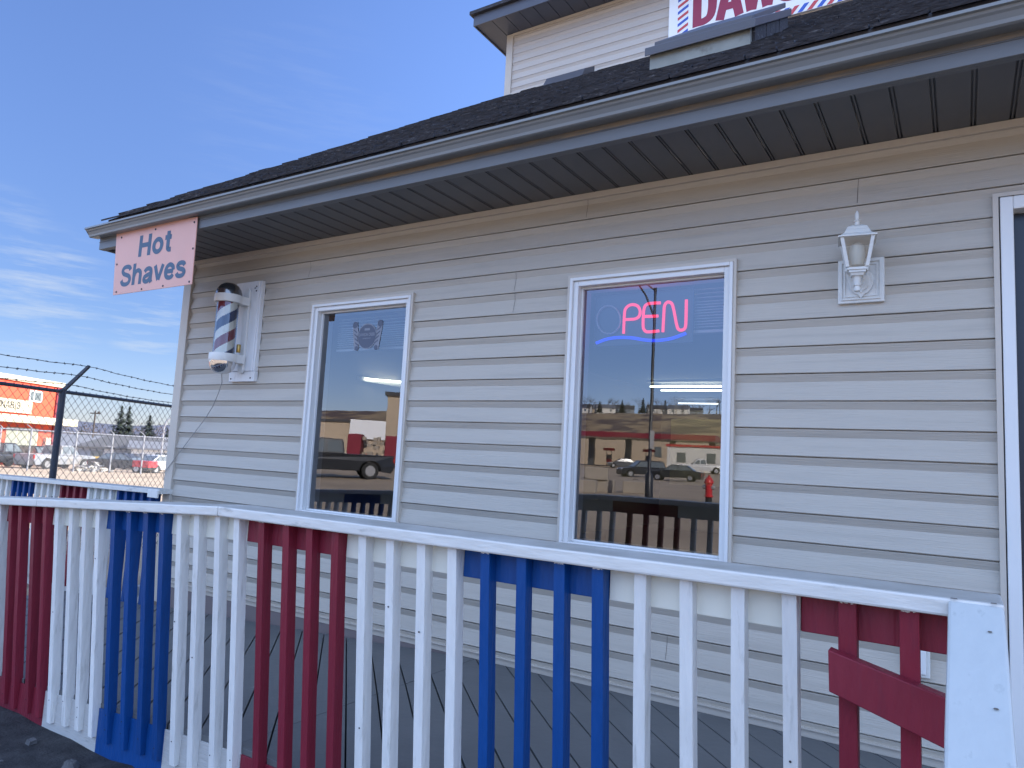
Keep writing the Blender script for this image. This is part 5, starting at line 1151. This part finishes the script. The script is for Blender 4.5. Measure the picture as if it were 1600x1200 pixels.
for sg in (-1, 1): wheel(t_, -.3, sg * .95, .33)
# hillside homes and trees beyond the fuel station
HC = [('housewhite', 'roofdark', 'white'), ('housetan', 'roofgrey', 'tan'), ('housewhite', 'roofgrey', 'pale'), ('houseblue', 'roofdark', 'blue-grey')]
for i, (u, dp) in enumerate([(908, 470), (926, 500), (945, 485), (975, 495), (1026, 480), (1046, 505), (1060, 470), (1082, 500)]):
    a, b, nme = HC[i % 4]; ordn = ['first', 'second', 'third', 'fourth', 'fifth', 'sixth', 'seventh', 'eighth'][i]
    house(u, 655, dp, 13, 9, 3.6, 2.6, M[a], M[b], nme + ' hilltop house, ' + ordn + ' from the left in the right window reflection', rel=R(90 + random.uniform(-15, 15)), wins=2, mirror=True)
rr = random.Random(11)
bt = thing('bare_tree', 'bare brown tree on the hill skyline', 'tree', (0, 0, 0), 0, 'bare trees on the reflected hill'); bare_mesh(3).build('branches', M['twigs'], bt)
first = True; 
for i in range(34):
    u = 900 + 232 * i / 33 + rr.uniform(-3, 3); dp = rr.uniform(455, 540); p = mir(at(u, 660, dp)); z0 = gz(p.x, p.y); s = rr.uniform(1.3, 2.4)
    lb = 'bare brown tree on the hill skyline mirrored in the right window'
    if i % 5 == 0 and u < 1060: o = dup(c1, (p.x, p.y, z0), rr.random() * 6, 'dark spruce among the bare trees of the reflected hill skyline', (s * 1.0, s * 1.0, s * .62)); o['group'] = 'spruces on the reflected hill'
    elif first: bt.location = (p.x, p.y, z0); bt.scale = (s, s, s); bt['label'] = lb; first = False
    else: dup(bt, (p.x, p.y, z0), rr.random() * 6, lb, s)
for i in range(16):
    u = 498 + 130 * i / 15 + rr.uniform(-3, 3); dp = rr.uniform(210, 300); p = mir(at(u, 660, dp)); z0 = gz(p.x, p.y); s = rr.uniform(1.4, 2.0)
    o = dup(bt, (p.x, p.y, z0), rr.random() * 6, 'bare tree of the wooded rise mirrored in the left window', s); o['group'] = 'bare trees mirrored in the left window'
# stones at the foot of the railing
mb = MB(); rk_ = thing('foundation_stone', 'dark fist-sized stone lying against the foot of the railing', 'stone', (-1.66, -1.60, gz(-1.66, -1.6) + .01))
vs = []; 
mb.lathe([(.012, -.03), (.035, -.01), (.042, .012), (.03, .035), (.01, .046)], (0, 0, 0), 9)
mb.v = [(v[0] * random.uniform(.6, .95), v[1] * random.uniform(.6, .95), v[2] * random.uniform(.6, .95)) for v in mb.v]; mb.build('stone', M['rock'], rk_)
mb = MB()
for i in range(700):
    x = random.uniform(-4, .5); y = -1.57 - abs(random.gauss(0, .35)); z = gz(x, y) + bumpy(x, y); s = random.uniform(.002, .009) if i % 7 else random.uniform(.010, .026)
    c_ = Vector((x, y, z)); mb.hexa([c_ + Vector((a * s * random.uniform(.6, 1.2), b * s * random.uniform(.6, 1.2), c * s * .6)) for (a, b, c) in ((-1, -1, -1), (1, -1, -1), (1, 1, -1), (-1, 1, -1), (-1, -1, 1), (1, -1, 1), (1, 1, 1), (-1, 1, 1))])
tag(mb.build('gravel', M['rock']), 'loose dark grit and crumbled asphalt along the foot of the railing', 'gravel', kind='stuff')
